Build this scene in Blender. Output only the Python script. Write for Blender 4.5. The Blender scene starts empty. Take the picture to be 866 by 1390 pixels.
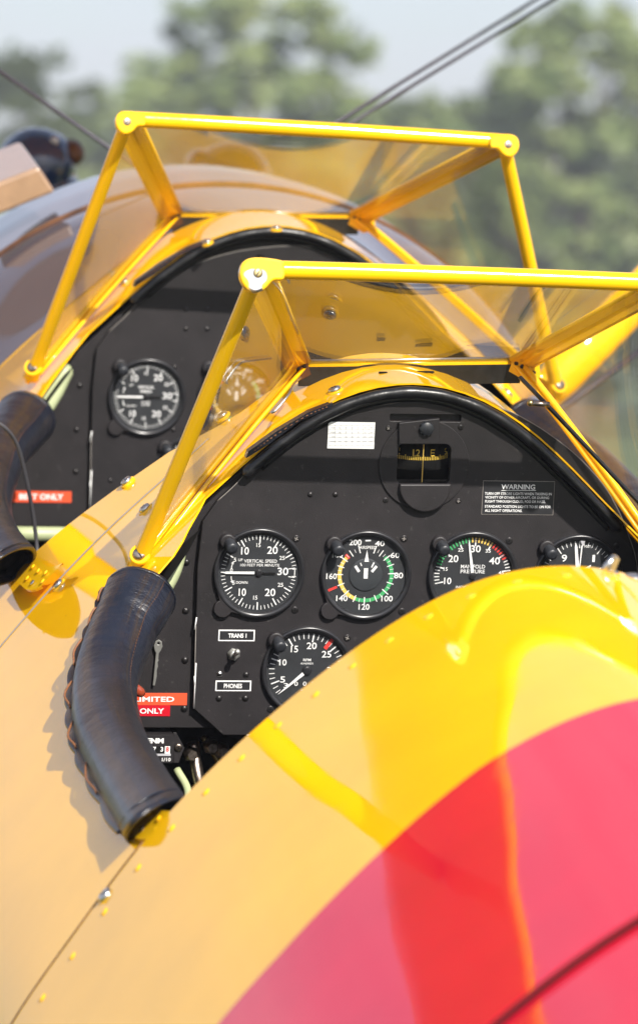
import bpy, bmesh, math, random
from mathutils import Vector, Matrix
from math import sin, cos, pi, radians, sqrt, atan2
random.seed(7)
scn = bpy.context.scene
COL = scn.collection

# ------------------------------------------------------------------ camera / frames
# aircraft frame: x right, y forward, z up, origin on the cowl top above the rear panel
F, CX, CY, DIST = 6680.0, 433.0, 695.0, 4.7
ya = Vector((-1131, 1472, -6680)).normalized()
xa = Vector((1, -.01, -( ya.x - .01*ya.y)/ya.z)).normalized()
za = xa.cross(ya)
R = Matrix((xa, ya, za)).transposed()
RT = R.transposed()
P0 = Vector(((577-CX)/F, -(520-CY)/F, -1))*DIST
CAM = -(RT @ P0)
def ray(px, py): return RT @ Vector(((px-CX)/F, -(py-CY)/F, -1))
def un(px, py, Y):
    d = ray(px, py); return CAM + d*((Y-CAM.y)/d.y)
PITCH = radians(9.9)
ROOT_M = Matrix.Translation((0, 0, 2.2)) @ Matrix.Rotation(PITCH, 4, 'X')

# ------------------------------------------------------------------ materials
MATS = {}
def nt(name):
    m = bpy.data.materials.new(name); m.use_nodes = True
    n = m.node_tree; p = n.nodes['Principled BSDF']; MATS[name] = m
    return m, n, p
def noise(n, scale, detail=3, rough=.5, coord='Object', vec=None):
    t = n.nodes.new('ShaderNodeTexNoise'); t.inputs['Scale'].default_value = scale
    t.inputs['Detail'].default_value = detail; t.inputs['Roughness'].default_value = rough
    if vec is None:
        c = n.nodes.new('ShaderNodeTexCoord'); vec = c.outputs[coord]
    n.links.new(vec, t.inputs['Vector']); return t
def ramp(n, src, stops):
    r = n.nodes.new('ShaderNodeValToRGB'); e = r.color_ramp.elements
    while len(e) < len(stops): e.new(.5)
    for i, (p, c) in enumerate(stops):
        e[i].position = p; e[i].color = (*c, 1) if len(c) == 3 else c
    n.links.new(src, r.inputs[0]); return r
def bump(n, src, strength, dist, target):
    b = n.nodes.new('ShaderNodeBump'); b.inputs['Strength'].default_value = strength
    b.inputs['Distance'].default_value = dist
    n.links.new(src, b.inputs['Height'])
    for t in target: n.links.new(b.outputs[0], t)
    return b
def simple(name, col, rough=.5, metal=0, var=.12, scale=60, bmp=0, coat=0, spec=.5):
    m, n, p = nt(name)
    t = noise(n, scale, 4)
    a = tuple(max(0, c*(1-var)) for c in col); b = tuple(min(1, c*(1+var)) for c in col)
    r = ramp(n, t.outputs[0], [(.3, a), (.7, b)])
    n.links.new(r.outputs[0], p.inputs['Base Color'])
    p.inputs['Roughness'].default_value = rough; p.inputs['Metallic'].default_value = metal
    p.inputs['Coat Weight'].default_value = coat; p.inputs['Coat Roughness'].default_value = .04
    p.inputs['Specular IOR Level'].default_value = spec
    if bmp: bump(n, t.outputs[0], bmp, .002, [p.inputs['Normal']])
    return m
def paint(name, col, wav=.045, tint=.05, rough=.35, bd=.02, cr=(.008, .07)):
    m, n, p = nt(name)
    t = noise(n, 9, 3)
    d = noise(n, 1.0, 2)
    sp = noise(n, 260, 2)
    r = ramp(n, t.outputs[0], [(.3, tuple(c*(1-tint) for c in col)), (.7, tuple(min(1, c*(1+tint)) for c in col))])
    # sparse dust specks and small chips
    s = ramp(n, sp.outputs[0], [(.76, (0, 0, 0)), (.80, (1, 1, 1))])
    mx = n.nodes.new('ShaderNodeMix'); mx.data_type = 'RGBA'
    n.links.new(s.outputs[0], mx.inputs[0]); n.links.new(r.outputs[0], mx.inputs[6])
    mx.inputs[7].default_value = (col[0]*.6, col[1]*.55, col[2]*.6+.05, 1)
    n.links.new(mx.outputs[2], p.inputs['Base Color'])
    p.inputs['Roughness'].default_value = rough
    p.inputs['Specular IOR Level'].default_value = .0
    p.inputs['Coat Weight'].default_value = 1.0
    cr2 = ramp(n, noise(n, 30, 5, .7).outputs[0], [(.4, (cr[0],)*3), (.75, (cr[1],)*3)]); n.links.new(cr2.outputs[0], p.inputs['Coat Roughness'])
    p.inputs['Coat IOR'].default_value = 1.55
    w = noise(n, 3.2, 1)
    bump(n, w.outputs[0], wav, bd, [p.inputs['Coat Normal'], p.inputs['Normal']])
    return m
YEL = (.87, .46, .004)
paint('yellow_paint', YEL)
paint('frame_yellow', (.88, .50, .005), wav=.05, bd=.004, cr=(.10, .22))
paint('nose_shaded_paint', (.085, .070, .080))  # dark mauve: shade over the nose deck put into its colour
paint('red_paint', (.62, .008, .03))
# worn bracket: yellow with paint chipped to bare metal
m, n, p = nt('chipped_yellow')
t = noise(n, 24, 2, .5)
r = ramp(n, t.outputs[0], [(.495, (0, 0, 0)), (.505, (1, 1, 1))])
mx = n.nodes.new('ShaderNodeMix'); mx.data_type = 'RGBA'; n.links.new(r.outputs[0], mx.inputs[0])
mx.inputs[6].default_value = (.88, .50, .005, 1); mx.inputs[7].default_value = (.45, .46, .50, 1)
n.links.new(mx.outputs[2], p.inputs['Base Color']); p.inputs['Roughness'].default_value = .3
p.inputs['Coat Weight'].default_value = .5
n.links.new(r.outputs[0], p.inputs['Metallic'])
# panel black: crinkle finish, dust and scuffs
m, n, p = nt('panel_black')
t = noise(n, 22, 5, .65); f = noise(n, 900, 2); dst = noise(n, 150, 3, .7)
r = ramp(n, t.outputs[0], [(.3, (.010, .0088, .0095)), (.75, (.021, .0178, .019))])
ds = ramp(n, dst.outputs[0], [(.64, (0, 0, 0)), (.80, (.35, .35, .35))])
mx = n.nodes.new('ShaderNodeMix'); mx.data_type = 'RGBA'; n.links.new(ds.outputs[0], mx.inputs[0])
n.links.new(r.outputs[0], mx.inputs[6]); mx.inputs[7].default_value = (.14, .13, .12, 1)
n.links.new(mx.outputs[2], p.inputs['Base Color']); p.inputs['Roughness'].default_value = .52
p.inputs['Specular IOR Level'].default_value = .45
bump(n, f.outputs[0], .25, .0006, [p.inputs['Normal']])
simple('gloss_black', (.018, .018, .02), .28, var=.3)
simple('dial_black', (.022, .024, .027), .55, var=.15)
simple('dial_hub', (.032, .036, .040), .5)
simple('rubber_black', (.012, .012, .013), .32, var=.3, scale=120, bmp=.2)
simple('screw_black', (.03, .028, .028), .35, .6)
simple('knob_black', (.02, .022, .026), .42, var=.2)
simple('interior_black', (.006, .006, .006), .8, spec=.2)
simple('wear_line', (.22, .20, .18), .6)
simple('marking_white', (.78, .78, .76), .6, var=.05)
simple('marking_green', (.05, .36, .12), .6, var=.05)
simple('marking_yellow', (.80, .52, .10), .6, var=.05)
simple('marking_red', (.70, .04, .03), .6, var=.05)
simple('compass_yellow', (.75, .50, .06), .6, var=.05)
simple('placard_black', (.02, .02, .022), .4)
simple('card_white', (.80, .80, .78), .5, var=.03)
simple('card_grey', (.42, .42, .44), .6)
simple('tape_orange', (.72, .09, .035), .35, var=.05, coat=.4)
simple('tape_red', (.50, .008, .02), .35, var=.05, coat=.4)
simple('steel', (.55, .54, .52), .28, 1, scale=300)
simple('dark_steel', (.34, .28, .23), .35, 1, var=.4, scale=300)
simple('brass', (.45, .35, .16), .35, 1)
simple('zinc_green', (.36, .40, .22), .45, var=.08)
simple('key_metal', (.50, .50, .46), .4, .8)
simple('knob_red', (.30, .05, .02), .25, coat=1)
simple('wire_steel', (.035, .032, .045), .5, .0)
simple('cable_grey', (.05, .048, .052), .4)
simple('thread_tan', (.20, .08, .03), .6, var=.3, scale=400)
simple('scoop_shaded_yellow', (.30, .19, .11), .35, var=.1, coat=.6)  # yellow scoop's shade and sky reflection put into one tan colour
simple('engine_dark', (.010, .026, .085), .22, .0, var=.3, scale=12, coat=.8)
simple('engine_rust', (.12, .05, .02), .5, .4, var=.5, scale=30)
simple('tyre_black', (.02, .02, .02), .8)
# leather
m, n, p = nt('leather')
c = n.nodes.new('ShaderNodeTexCoord'); uvm = n.nodes.new('ShaderNodeMapping')
n.links.new(c.outputs['UV'], uvm.inputs[0]); uvm.inputs['Scale'].default_value = (9, .22, 1)
st = noise(n, 1.7, 2, .5, vec=uvm.outputs[0])
big = noise(n, 14, 4, .6); fine = noise(n, 700, 3, .6); cr = noise(n, 120, 4, .7)
r1 = ramp(n, st.outputs[0], [(.28, (.004, .006, .014)), (.52, (.007, .009, .017)), (.565, (.024, .015, .010)), (.60, (.008, .010, .016)), (.75, (.006, .009, .020))])
r2 = ramp(n, big.outputs[0], [(.35, (.7, .7, .7)), (.7, (1.5, 1.45, 1.4))])
mm = n.nodes.new('ShaderNodeMix'); mm.data_type = 'RGBA'; mm.blend_type = 'MULTIPLY'; mm.inputs[0].default_value = 1
n.links.new(r1.outputs[0], mm.inputs[6]); n.links.new(r2.outputs[0], mm.inputs[7])
n.links.new(mm.outputs[2], p.inputs['Base Color']); p.inputs['Roughness'].default_value = .30
p.inputs['Specular IOR Level'].default_value = .7
uv2 = n.nodes.new('ShaderNodeMapping'); n.links.new(c.outputs['UV'], uv2.inputs[0]); uv2.inputs['Scale'].default_value = (1.4, 3.2, 1)
fold = noise(n, 2.4, 3, .55, vec=uv2.outputs[0]); fm = n.nodes.new('ShaderNodeMath'); fm.operation = 'MULTIPLY'; fm.inputs[1].default_value = 6.0; n.links.new(fold.outputs[0], fm.inputs[0])
ad0 = n.nodes.new('ShaderNodeMath'); ad0.operation = 'ADD'
n.links.new(fine.outputs[0], ad0.inputs[0]); n.links.new(cr.outputs[0], ad0.inputs[1])
ad = n.nodes.new('ShaderNodeMath'); ad.operation = 'ADD'; n.links.new(ad0.outputs[0], ad.inputs[0]); n.links.new(fm.outputs[0], ad.inputs[1])
bump(n, ad.outputs[0], .35, .0012, [p.inputs['Normal']])
# clear acrylic (Schlick mix of transparent and mirror; light scratches / dust veil)
def glassmat(name, tint, dust, r0=.045):
    m = bpy.data.materials.new(name); m.use_nodes = True; MATS[name] = m
    n = m.node_tree; n.nodes.clear()
    g = n.nodes.new('ShaderNodeNewGeometry'); dt = n.nodes.new('ShaderNodeVectorMath'); dt.operation = 'DOT_PRODUCT'
    n.links.new(g.outputs['Normal'], dt.inputs[0]); n.links.new(g.outputs['Incoming'], dt.inputs[1])
    def mth(op, a, b=None):
        x = n.nodes.new('ShaderNodeMath'); x.operation = op
        for i, v in enumerate((a, b)):
            if v is None: continue
            if isinstance(v, (int, float)): x.inputs[i].default_value = v
            else: n.links.new(v, x.inputs[i])
        return x.outputs[0]
    ab = mth('ABSOLUTE', dt.outputs['Value']); om = mth('SUBTRACT', 1.0, ab); pw = mth('POWER', om, 5.0)
    fr = mth('ADD', mth('MULTIPLY', pw, 1-r0), r0)
    tr = n.nodes.new('ShaderNodeBsdfTransparent'); tr.inputs[0].default_value = (*tint, 1)
    gl = n.nodes.new('ShaderNodeBsdfGlossy'); gl.inputs['Roughness'].default_value = .015
    mx = n.nodes.new('ShaderNodeMixShader'); n.links.new(fr, mx.inputs[0])
    n.links.new(tr.outputs[0], mx.inputs[1]); n.links.new(gl.outputs[0], mx.inputs[2])
    df = n.nodes.new('ShaderNodeBsdfDiffuse'); df.inputs[0].default_value = (.75, .74, .72, 1)
    c = n.nodes.new('ShaderNodeTexCoord')
    a = noise(n, 9, 5, .7, vec=c.outputs['Object']); b = noise(n, 420, 2, .6, vec=c.outputs['Object'])
    ra = ramp(n, a.outputs[0], [(.35, (.25,)*3), (.8, (1,)*3)]); rb = ramp(n, b.outputs[0], [(.66, (.12,)*3), (.78, (1,)*3)])
    k = mth('MULTIPLY', mth('MULTIPLY', ra.outputs[0], rb.outputs[0]), dust)
    m2 = n.nodes.new('ShaderNodeMixShader'); n.links.new(k, m2.inputs[0])
    n.links.new(mx.outputs[0], m2.inputs[1]); n.links.new(df.outputs[0], m2.inputs[2])
    o = n.nodes.new('ShaderNodeOutputMaterial'); n.links.new(m2.outputs[0], o.inputs[0])
glassmat('acrylic', (.975, .975, .965), .17)
glassmat('dial_glass', (.98, .98, .98), .02, .02)
# vegetation, ground
m, n, p = nt('leaves')
oi = n.nodes.new('ShaderNodeObjectInfo'); t = noise(n, .9, 3); t2 = noise(n, 14, 1)
r = ramp(n, t.outputs[0], [(.3, (.12, .18, .05)), (.55, (.22, .27, .085)), (.75, (.32, .36, .14))])
n.links.new(r.outputs[0], p.inputs['Base Color']); p.inputs['Roughness'].default_value = .45
p.inputs['Specular IOR Level'].default_value = .6
tl = n.nodes.new('ShaderNodeBsdfTranslucent'); n.links.new(r.outputs[0], tl.inputs[0])
ms = n.nodes.new('ShaderNodeMixShader'); ms.inputs[0].default_value = .35
n.links.new(p.outputs[0], ms.inputs[1]); n.links.new(tl.outputs[0], ms.inputs[2])
n.links.new(ms.outputs[0], n.nodes['Material Output'].inputs[0])
simple('bark', (.10, .075, .055), .9, var=.3, scale=4, bmp=.4)
m, n, p = nt('grass')
t = noise(n, .25, 5); r = ramp(n, t.outputs[0], [(.3, (.07, .10, .03)), (.7, (.14, .17, .06))])
n.links.new(r.outputs[0], p.inputs['Base Color']); p.inputs['Roughness'].default_value = .9
f = noise(n, 12, 3); bump(n, f.outputs[0], .6, .05, [p.inputs['Normal']])

# ------------------------------------------------------------------ mesh helpers
class MB:
    def __init__(s): s.v = []; s.f = []; s.m = []; s.sm = []; s.mats = []; s.uv = {}
    def mi(s, mat):
        if mat not in s.mats: s.mats.append(mat)
        return s.mats.index(mat)
    def add(s, vs, fs, mat, smooth=False):
        o = len(s.v); k = s.mi(mat)
        s.v += [Vector(v) for v in vs]
        for f in fs: s.f.append([i+o for i in f]); s.m.append(k); s.sm.append(smooth)
        return o
    def build(s, name, parent=None, flip=False, recalc=True, auto=None):
        me = bpy.data.meshes.new(name)
        me.from_pydata([tuple(v) for v in s.v], [], s.f)
        for mt in s.mats: me.materials.append(MATS[mt])
        for i, p_ in enumerate(me.polygons): p_.material_index = s.m[i]; p_.use_smooth = s.sm[i]
        if s.uv:
            ul = me.uv_layers.new(name='UVMap')
            for lp in me.loops: ul.data[lp.index].uv = s.uv.get(lp.vertex_index, (0, 0))
        if recalc:
            bm = bmesh.new(); bm.from_mesh(me); bmesh.ops.recalc_face_normals(bm, faces=bm.faces[:]); bm.to_mesh(me); bm.free()
        ob = bpy.data.objects.new(name, me); COL.objects.link(ob)
        if parent is not None: ob.parent = parent
        return ob
    def box(s, c, h, mat, rot=None, bev=0):
        # bevelled box: c centre, h half sizes
        bm = bmesh.new(); bmesh.ops.create_cube(bm, size=2)
        for v in bm.verts: v.co = Vector((v.co.x*h[0], v.co.y*h[1], v.co.z*h[2]))
        if bev: bmesh.ops.bevel(bm, geom=bm.edges[:], offset=bev, segments=2, affect='EDGES')
        s.frombm(bm, mat, Matrix.Translation(c) @ (rot.to_4x4() if rot else Matrix.Identity(4)), False)
    def frombm(s, bm, mat, M, smooth=True):
        bm.verts.index_update()
        s.add([M @ v.co for v in bm.verts], [[v.index for v in f.verts] for f in bm.faces], mat, smooth); bm.free()
    def sphere(s, c, r, mat, sc=(1, 1, 1), rot=None, seg=16, ring=10):
        bm = bmesh.new(); bmesh.ops.create_uvsphere(bm, u_segments=seg, v_segments=ring, radius=1)
        M = Matrix.Translation(c) @ (rot.to_4x4() if rot else Matrix.Identity(4)) @ Matrix.Diagonal((r*sc[0], r*sc[1], r*sc[2], 1))
        s.frombm(bm, mat, M)
    def tube(s, pts, rad, mat, seg=14, cap=True, up=None, ell=1.0, uv=False):
        pts = [Vector(p) for p in pts]; N = len(pts)
        if not hasattr(rad, '__len__'): rad = [rad]*N
        T = []
        for i in range(N):
            T.append((pts[min(i+1, N-1)]-pts[max(i-1, 0)]).normalized())
        u = Vector(up) if up else Vector((0, 0, 1))
        if abs(u.dot(T[0])) > .95: u = Vector((1, 0, 0))
        rings = []; vs = []
        for i in range(N):
            u = (u - T[i]*u.dot(T[i])).normalized(); w = T[i].cross(u)
            for k in range(seg):
                a = 2*pi*k/seg
                vs.append(pts[i] + (u*cos(a)*ell + w*sin(a))*rad[i])
        fs = []
        for i in range(N-1):
            for k in range(seg):
                a = i*seg+k; b = i*seg+(k+1) % seg
                fs.append((a, b, b+seg, a+seg))
        if cap: fs.append(tuple(range(seg))[::-1]); fs.append(tuple((N-1)*seg+k for k in range(seg)))
        o = s.add(vs, fs, mat, True)
        if cap: s.sm[-1] = s.sm[-2] = False
        if uv:
            for i in range(N):
                for k in range(seg): s.uv[o+i*seg+k] = (i/(N-1), abs(2*k/seg-1))
        return o
    def lathe(s, c, axis, prof, mat, seg=48):
        # prof: list (radius, height along axis)
        ax = Vector(axis).normalized(); u = ax.orthogonal().normalized(); w = ax.cross(u); c = Vector(c)
        vs = []; fs = []
        for (r_, h) in prof:
            for k in range(seg):
                a = 2*pi*k/seg; vs.append(c + ax*h + (u*cos(a)+w*sin(a))*r_)
        for i in range(len(prof)-1):
            for k in range(seg):
                a = i*seg+k; b = i*seg+(k+1) % seg; fs.append((a, b, b+seg, a+seg))
        o = s.add(vs, fs, mat, True)
        if prof[-1][0] > 1e-5:
            s.f.append([o+(len(prof)-1)*seg+k for k in range(seg)]); s.m.append(s.mi(mat)); s.sm.append(False)
    def prism(s, poly, d0, d1, mat, org=(0, 0, 0)):
        # poly in (x,z), extruded along -y from depth d0 to d1 (towards the pilot)
        n_ = len(poly); o = Vector(org)
        vs = [o+Vector((x, -d0, z)) for x, z in poly]+[o+Vector((x, -d1, z)) for x, z in poly]
        fs = [tuple(range(n_)), tuple(range(n_, 2*n_))]+[(i, (i+1) % n_, (i+1) % n_+n_, i+n_) for i in range(n_)]
        s.add(vs, fs, mat)

def curve_plate(outlines, depth, bev, mats=None, res=2):
    """2-D fill with holes -> verts (x,z), extruded; returns (verts, faces), centred on depth 0"""
    cu = bpy.data.curves.new('tmp', 'CURVE'); cu.dimensions = '2D'; cu.fill_mode = 'BOTH'
    cu.extrude = depth/2; cu.bevel_depth = bev; cu.bevel_resolution = 1; cu.offset = -bev
    for pts in outlines:
        sp = cu.splines.new('POLY'); sp.points.add(len(pts)-1)
        for q, (x, z) in zip(sp.points, pts): q.co = (x, z, 0, 1)
        sp.use_cyclic_u = True
    ob = bpy.data.objects.new('tmp', cu); me = bpy.data.meshes.new_from_object(ob)
    vs = [Vector((v.co.x, -v.co.z, v.co.y)) for v in me.vertices]; fs = [tuple(p_.vertices) for p_ in me.polygons]
    bpy.data.objects.remove(ob); bpy.data.curves.remove(cu); bpy.data.meshes.remove(me)
    return vs, fs
_txt = {}
def text_geo(body, bold=0.0):
    key = (body, bold)
    if key in _txt: return _txt[key]
    cu = bpy.data.curves.new('tmp', 'FONT'); cu.body = body; cu.size = 1; cu.resolution_u = 3; cu.offset = bold
    cu.align_x = 'CENTER'; cu.align_y = 'CENTER'
    ob = bpy.data.objects.new('tmp', cu); me = bpy.data.meshes.new_from_object(ob)
    vs = [(v.co.x, v.co.y) for v in me.vertices]; fs = [tuple(p_.vertices) for p_ in me.polygons]
    bpy.data.objects.remove(ob); bpy.data.curves.remove(cu); bpy.data.meshes.remove(me)
    xs = [v[0] for v in vs]; ys = [v[1] for v in vs]
    mxx = (min(xs)+max(xs))/2; myy = (min(ys)+max(ys))/2; H = max(ys)-min(ys); W = max(xs)-min(xs)
    vs = [(x-mxx, y-myy) for x, y in vs]
    _txt[key] = (vs, fs, W, H); return _txt[key]
def put_text(mb, body, x, z, h, depth, mat, w=None, bold=.012, rot=0, org=(0, 0, 0), lift=.00008):
    """h = cap height of the word, w = optional total width"""
    vs, fs, W, H = text_geo(body, bold)
    sy = h/H; sx = sy if w is None else w/W
    o = Vector(org); c, s_ = cos(rot), sin(rot)
    q = []
    for (a, b) in vs:
        a *= sx; b *= sy
        q.append(o+Vector((x+a*c-b*s_, -depth-lift, z+a*s_+b*c)))
    mb.add(q, fs, mat)
def quad(mb, x0, z0, x1, z1, w, depth, mat, org=(0, 0, 0), w1=None):
    d = Vector((x1-x0, z1-z0)); L = d.length; d /= L; nn = Vector((-d.y, d.x)); w1 = w if w1 is None else w1
    P = [(x0+nn.x*w/2, z0+nn.y*w/2), (x1+nn.x*w1/2, z1+nn.y*w1/2), (x1-nn.x*w1/2, z1-nn.y*w1/2), (x0-nn.x*w/2, z0-nn.y*w/2)]
    o = Vector(org); mb.add([o+Vector((a, -depth, b)) for a, b in P], [(0, 1, 2, 3)], mat)
def arc_band(mb, r0, r1, a0, a1, depth, mat, n=40):
    vs = []; fs = []
    for i in range(n+1):
        a = radians(a0+(a1-a0)*i/n)
        vs += [(r0*cos(a), -depth, r0*sin(a)), (r1*cos(a), -depth, r1*sin(a))]
    for i in range(n): fs.append((2*i, 2*i+1, 2*i+3, 2*i+2))
    mb.add(vs, fs, mat)
def catmull(pts, n=10):
    pts = [Vector(p) for p in pts]; P = [pts[0]*2-pts[1]]+pts+[pts[-1]*2-pts[-2]]; out = []
    for i in range(1, len(P)-2):
        for k in range(n):
            t = k/n; a, b, c, d = P[i-1:i+3]
            out.append(.5*((2*b)+(c-a)*t+(2*a-5*b+4*c-d)*t*t+(3*b-a-3*c+d)*t**3))
    out.append(pts[-1]); return out
def interp(x, xs, ys):
    if x <= xs[0]: return ys[0]
    for i in range(1, len(xs)):
        if x <= xs[i]: return ys[i-1]+(ys[i]-ys[i-1])*(x-xs[i-1])/(xs[i]-xs[i-1])
    return ys[-1]
def empty(name, parent=None, loc=(0, 0, 0)):
    o = bpy.data.objects.new(name, None); COL.objects.link(o); o.location = loc
    if parent is not None: o.parent = parent
    return o

# ------------------------------------------------------------------ the aircraft
PLANE = empty('biplane'); PLANE.matrix_world = ROOT_M
PLANE['label'] = 'glossy yellow two-seat open cockpit biplane with red band, two black instrument panels and framed windscreens'
PLANE['category'] = 'biplane'

# fuselage section (half), cubic B-spline through these controls
XM = -.012
GC = [(0, 0), (.04, -.005), (.08, -.020), (.12, -.046), (.16, -.081), (.20, -.121), (.25, -.167), (.30, -.219), (.35, -.279),
      (.40, -.343), (.45, -.415), (.485, -.52), (.49, -.68), (.47, -.84), (.41, -.98), (.34, -1.06), (.2, -1.09), (0, -1.1)]
GTC = [(0, -.022), (.04, -.026), (.08, -.038), (.12, -.058), (.16, -.0844), (.20, -.1156), (.25, -.1596), (.30, -.2096), (.35, -.2696), (.402, -.350), (.450, -.420)]+GC[11:]
GNC = [(x, .0065-(.447-sqrt(.447**2-x*x))) for x in (0, .04, .08, .12, .16, .2, .25, .30, .35, .40, .438)]+[(.450, -.46), (.452, -.60), (.44, -.78), (.40, -.94), (.33, -1.03), (.2, -1.07), (0, -1.09)]
def bsp(GC):
    c = [(-GC[1][0], GC[1][1])]+GC+[(-GC[-2][0], GC[-2][1])]; out = []
    for i in range(1, len(c)-2):
        for k in range(12):
            t = k/12; b0 = (1-t)**3/6; b1 = (3*t**3-6*t*t+4)/6; b2 = (-3*t**3+3*t*t+3*t+1)/6; b3 = t**3/6
            q = c[i-1:i+3]
            out.append((b0*q[0][0]+b1*q[1][0]+b2*q[2][0]+b3*q[3][0], b0*q[0][1]+b1*q[1][1]+b2*q[2][1]+b3*q[3][1]+.0017))
    out.append((0, GC[-1][1]+.0035)); return out
GP = bsp(GC); GPT = bsp(GTC); GPN = bsp(GNC)
GS = [0.0]
for i in range(1, len(GP)): GS.append(GS[-1]+math.hypot(GP[i][0]-GP[i-1][0], GP[i][1]-GP[i-1][1]))
GXs = [p_[0] for p_ in GP]; GZs = [p_[1] for p_ in GP]
imax = max(range(len(GP)), key=lambda i: GP[i][0])
def s_of_x(x): return interp(x, GXs[:imax+1], GS[:imax+1])
def blend(a, b, w): return [(p[0]*(1-w)+q[0]*w, p[1]*(1-w)+q[1]*w) for p, q in zip(a, b)]
_pc = {}
def prof_at(Y, td=False):
    if td: return GPT
    w = max(0, min(1, (Y-.86)/.36)); w = round(w*w*(3-2*w), 3)
    if w == 0: return GP
    if w not in _pc: _pc[w] = blend(GP, GPN, w)
    return _pc[w]
IDX = list(range(len(GP)))
import bisect
def g_at(s, P=None):
    P = P or GP; i = max(1, min(len(GS)-1, bisect.bisect_left(GS, s))); t = (s-GS[i-1])/(GS[i]-GS[i-1])
    return P[i-1][0]+(P[i][0]-P[i-1][0])*t, P[i-1][1]+(P[i][1]-P[i-1][1])*t
def gz(x): return interp(abs(x-XM), GXs[:imax+1], GZs[:imax+1])
def zoff(Y):
    return interp(Y, [-3.9, -2.2, -1.75, .15, .5, .85, .95, 1.235, 1.35, 1.5, 1.65, 2.0], [-.05, -.02, 0, 0, .012, .020, .018, .0, -.0035, -.0175, -.0465, -.157])
def wsc(Y): return interp(Y, [-3.9, -2.0, 1.4, 2.0], [.35, 1, 1, 1.0])
def surf(s, Y, side, off=0.0, td=False):
    P = prof_at(Y, td); x, z = g_at(s, P); x2, z2 = g_at(min(s+.004, GS[-1]), P); x1, z1 = g_at(max(s-.004, 0), P)
    if s < .004: x1 = -x2; z1 = z2
    nx, nz = -(z2-z1), (x2-x1); L = math.hypot(nx, nz) or 1; nx /= L; nz /= L
    w = wsc(Y)
    return Vector((XM+side*(x*w+nx*off), Y, z*w+zoff(Y)+nz*off))
def hitG(px, py, off=0, y0=-3, y1=1.9):
    """first point where the pixel's ray meets the fuselage skin"""
    d = ray(px, py); t = (y0-CAM.y)/d.y; t1 = (y1-CAM.y)/d.y; st = .002
    while t < t1:
        q = CAM+d*t
        if abs(q.x-XM) < .443 and q.z-zoff(q.y)-gz(q.x)-off < 0:
            return q
        t += st
    return None
def gnorm(x):
    e = .004; dz = (gz(x+e)-gz(x-e))/(2*e); return Vector((-dz, 0, 1)).normalized()

def grid_half(mb, ys, xo, side, mat, off=0, s_end=None, N=60, matf=None, td=False):
    """skin strip between the opening half-width xo(Y) and arc length s_end"""
    vs = []; fs = []; s_end = s_end or GS[-1]
    for Y in ys:
        s0 = s_of_x(xo(Y)) if xo(Y) > 0 else 0
        for k in range(N+1):
            vs.append(surf(s0+(s_end-s0)*(k/N)**1.15, Y, side, off, td))
    for i in range(len(ys)-1):
        for k in range(N): a = i*(N+1)+k; fs.append((a, a+1, a+N+2, a+N+1) if side > 0 else (a, a+N+1, a+N+2, a+1))
    if matf is None: mb.add(vs, fs, mat, True)
    else:
        A = [f for i, f in enumerate(fs) if matf(ys[i//N])]; B = [f for i, f in enumerate(fs) if not matf(ys[i//N])]
        o = mb.add(vs, A, mat[0], True)
        k2 = mb.mi(mat[1])
        for f in B: mb.f.append([q+o for q in f]); mb.m.append(k2); mb.sm.append(True)
def thicken(ob, th):
    me = ob.data; bm = bmesh.new(); bm.from_mesh(me); bm.normal_update()
    outer = list(bm.faces); bd = [e for e in bm.edges if e.is_boundary]
    inn = {v: bm.verts.new(v.co-v.normal*th) for v in list(bm.verts)}
    for f in outer:
        g = bm.faces.new([inn[v] for v in reversed(f.verts)]); g.smooth = True; g.material_index = f.material_index
    for e in bd:
        f = e.link_faces[0]; a, b = e.verts
        q = [bm.verts.new(c) for c in (a.co, b.co, inn[b].co, inn[a].co)]
        g = bm.faces.new(q); g.smooth = False; g.material_index = f.material_index
    bm.to_mesh(me); bm.free()
def skin(name, ys, xo, mat, off=0, s_end=None, thick=.0016, N=60, matf=None, both=True, td=False):
    mb = MB()
    for sd in ((-1, 1) if both else (-1,)): grid_half(mb, ys, xo, sd, mat, off, s_end, N, matf, td)
    ob = mb.build(name, PLANE, recalc=False)
    bm = bmesh.new(); bm.from_mesh(ob.data); bmesh.ops.remove_doubles(bm, verts=bm.verts[:], dist=1e-5)
    bmesh.ops.recalc_face_normals(bm, faces=bm.faces[:])
    up = [f for f in bm.faces if f.normal.z*1.0+abs(f.normal.x) > 0]
    tot = sum((f.normal.dot(f.calc_center_median()-Vector((XM, f.calc_center_median().y, -.5)))) for f in bm.faces)
    if tot < 0: bmesh.ops.reverse_faces(bm, faces=bm.faces[:])
    bm.to_mesh(ob.data); bm.free()
    thicken(ob, thick)
    return ob
def lin(a, b, n): return [a+(b-a)*i/(n-1) for i in range(n)]
YO = [-.70, -.69, -.66, -.60, -.466, -.33, -.26, -.225, -.19, -.155, -.12, -.10, -.085, -.063, -.043, -.016, 0]
XO = [.322, .330, .337, .341, .344, .344, .344, .341, .333, .322, .302, .270, .238, .225, .217, .203, .196]
xo_rear = lambda Y: interp(Y, YO, XO)
YF = [.160, .1605, .165, .18, .205, .231, .27, .32, .40, .58, .64, .70, .765, .793, .81, .834, .85]
XF = [0, .10, .140, .160, .180, .200, .262, .333, .345, .342, .330, .305, .275, .257, .243, .224, .208]
xo_front = lambda Y: interp(Y, YF, XF)

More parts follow.
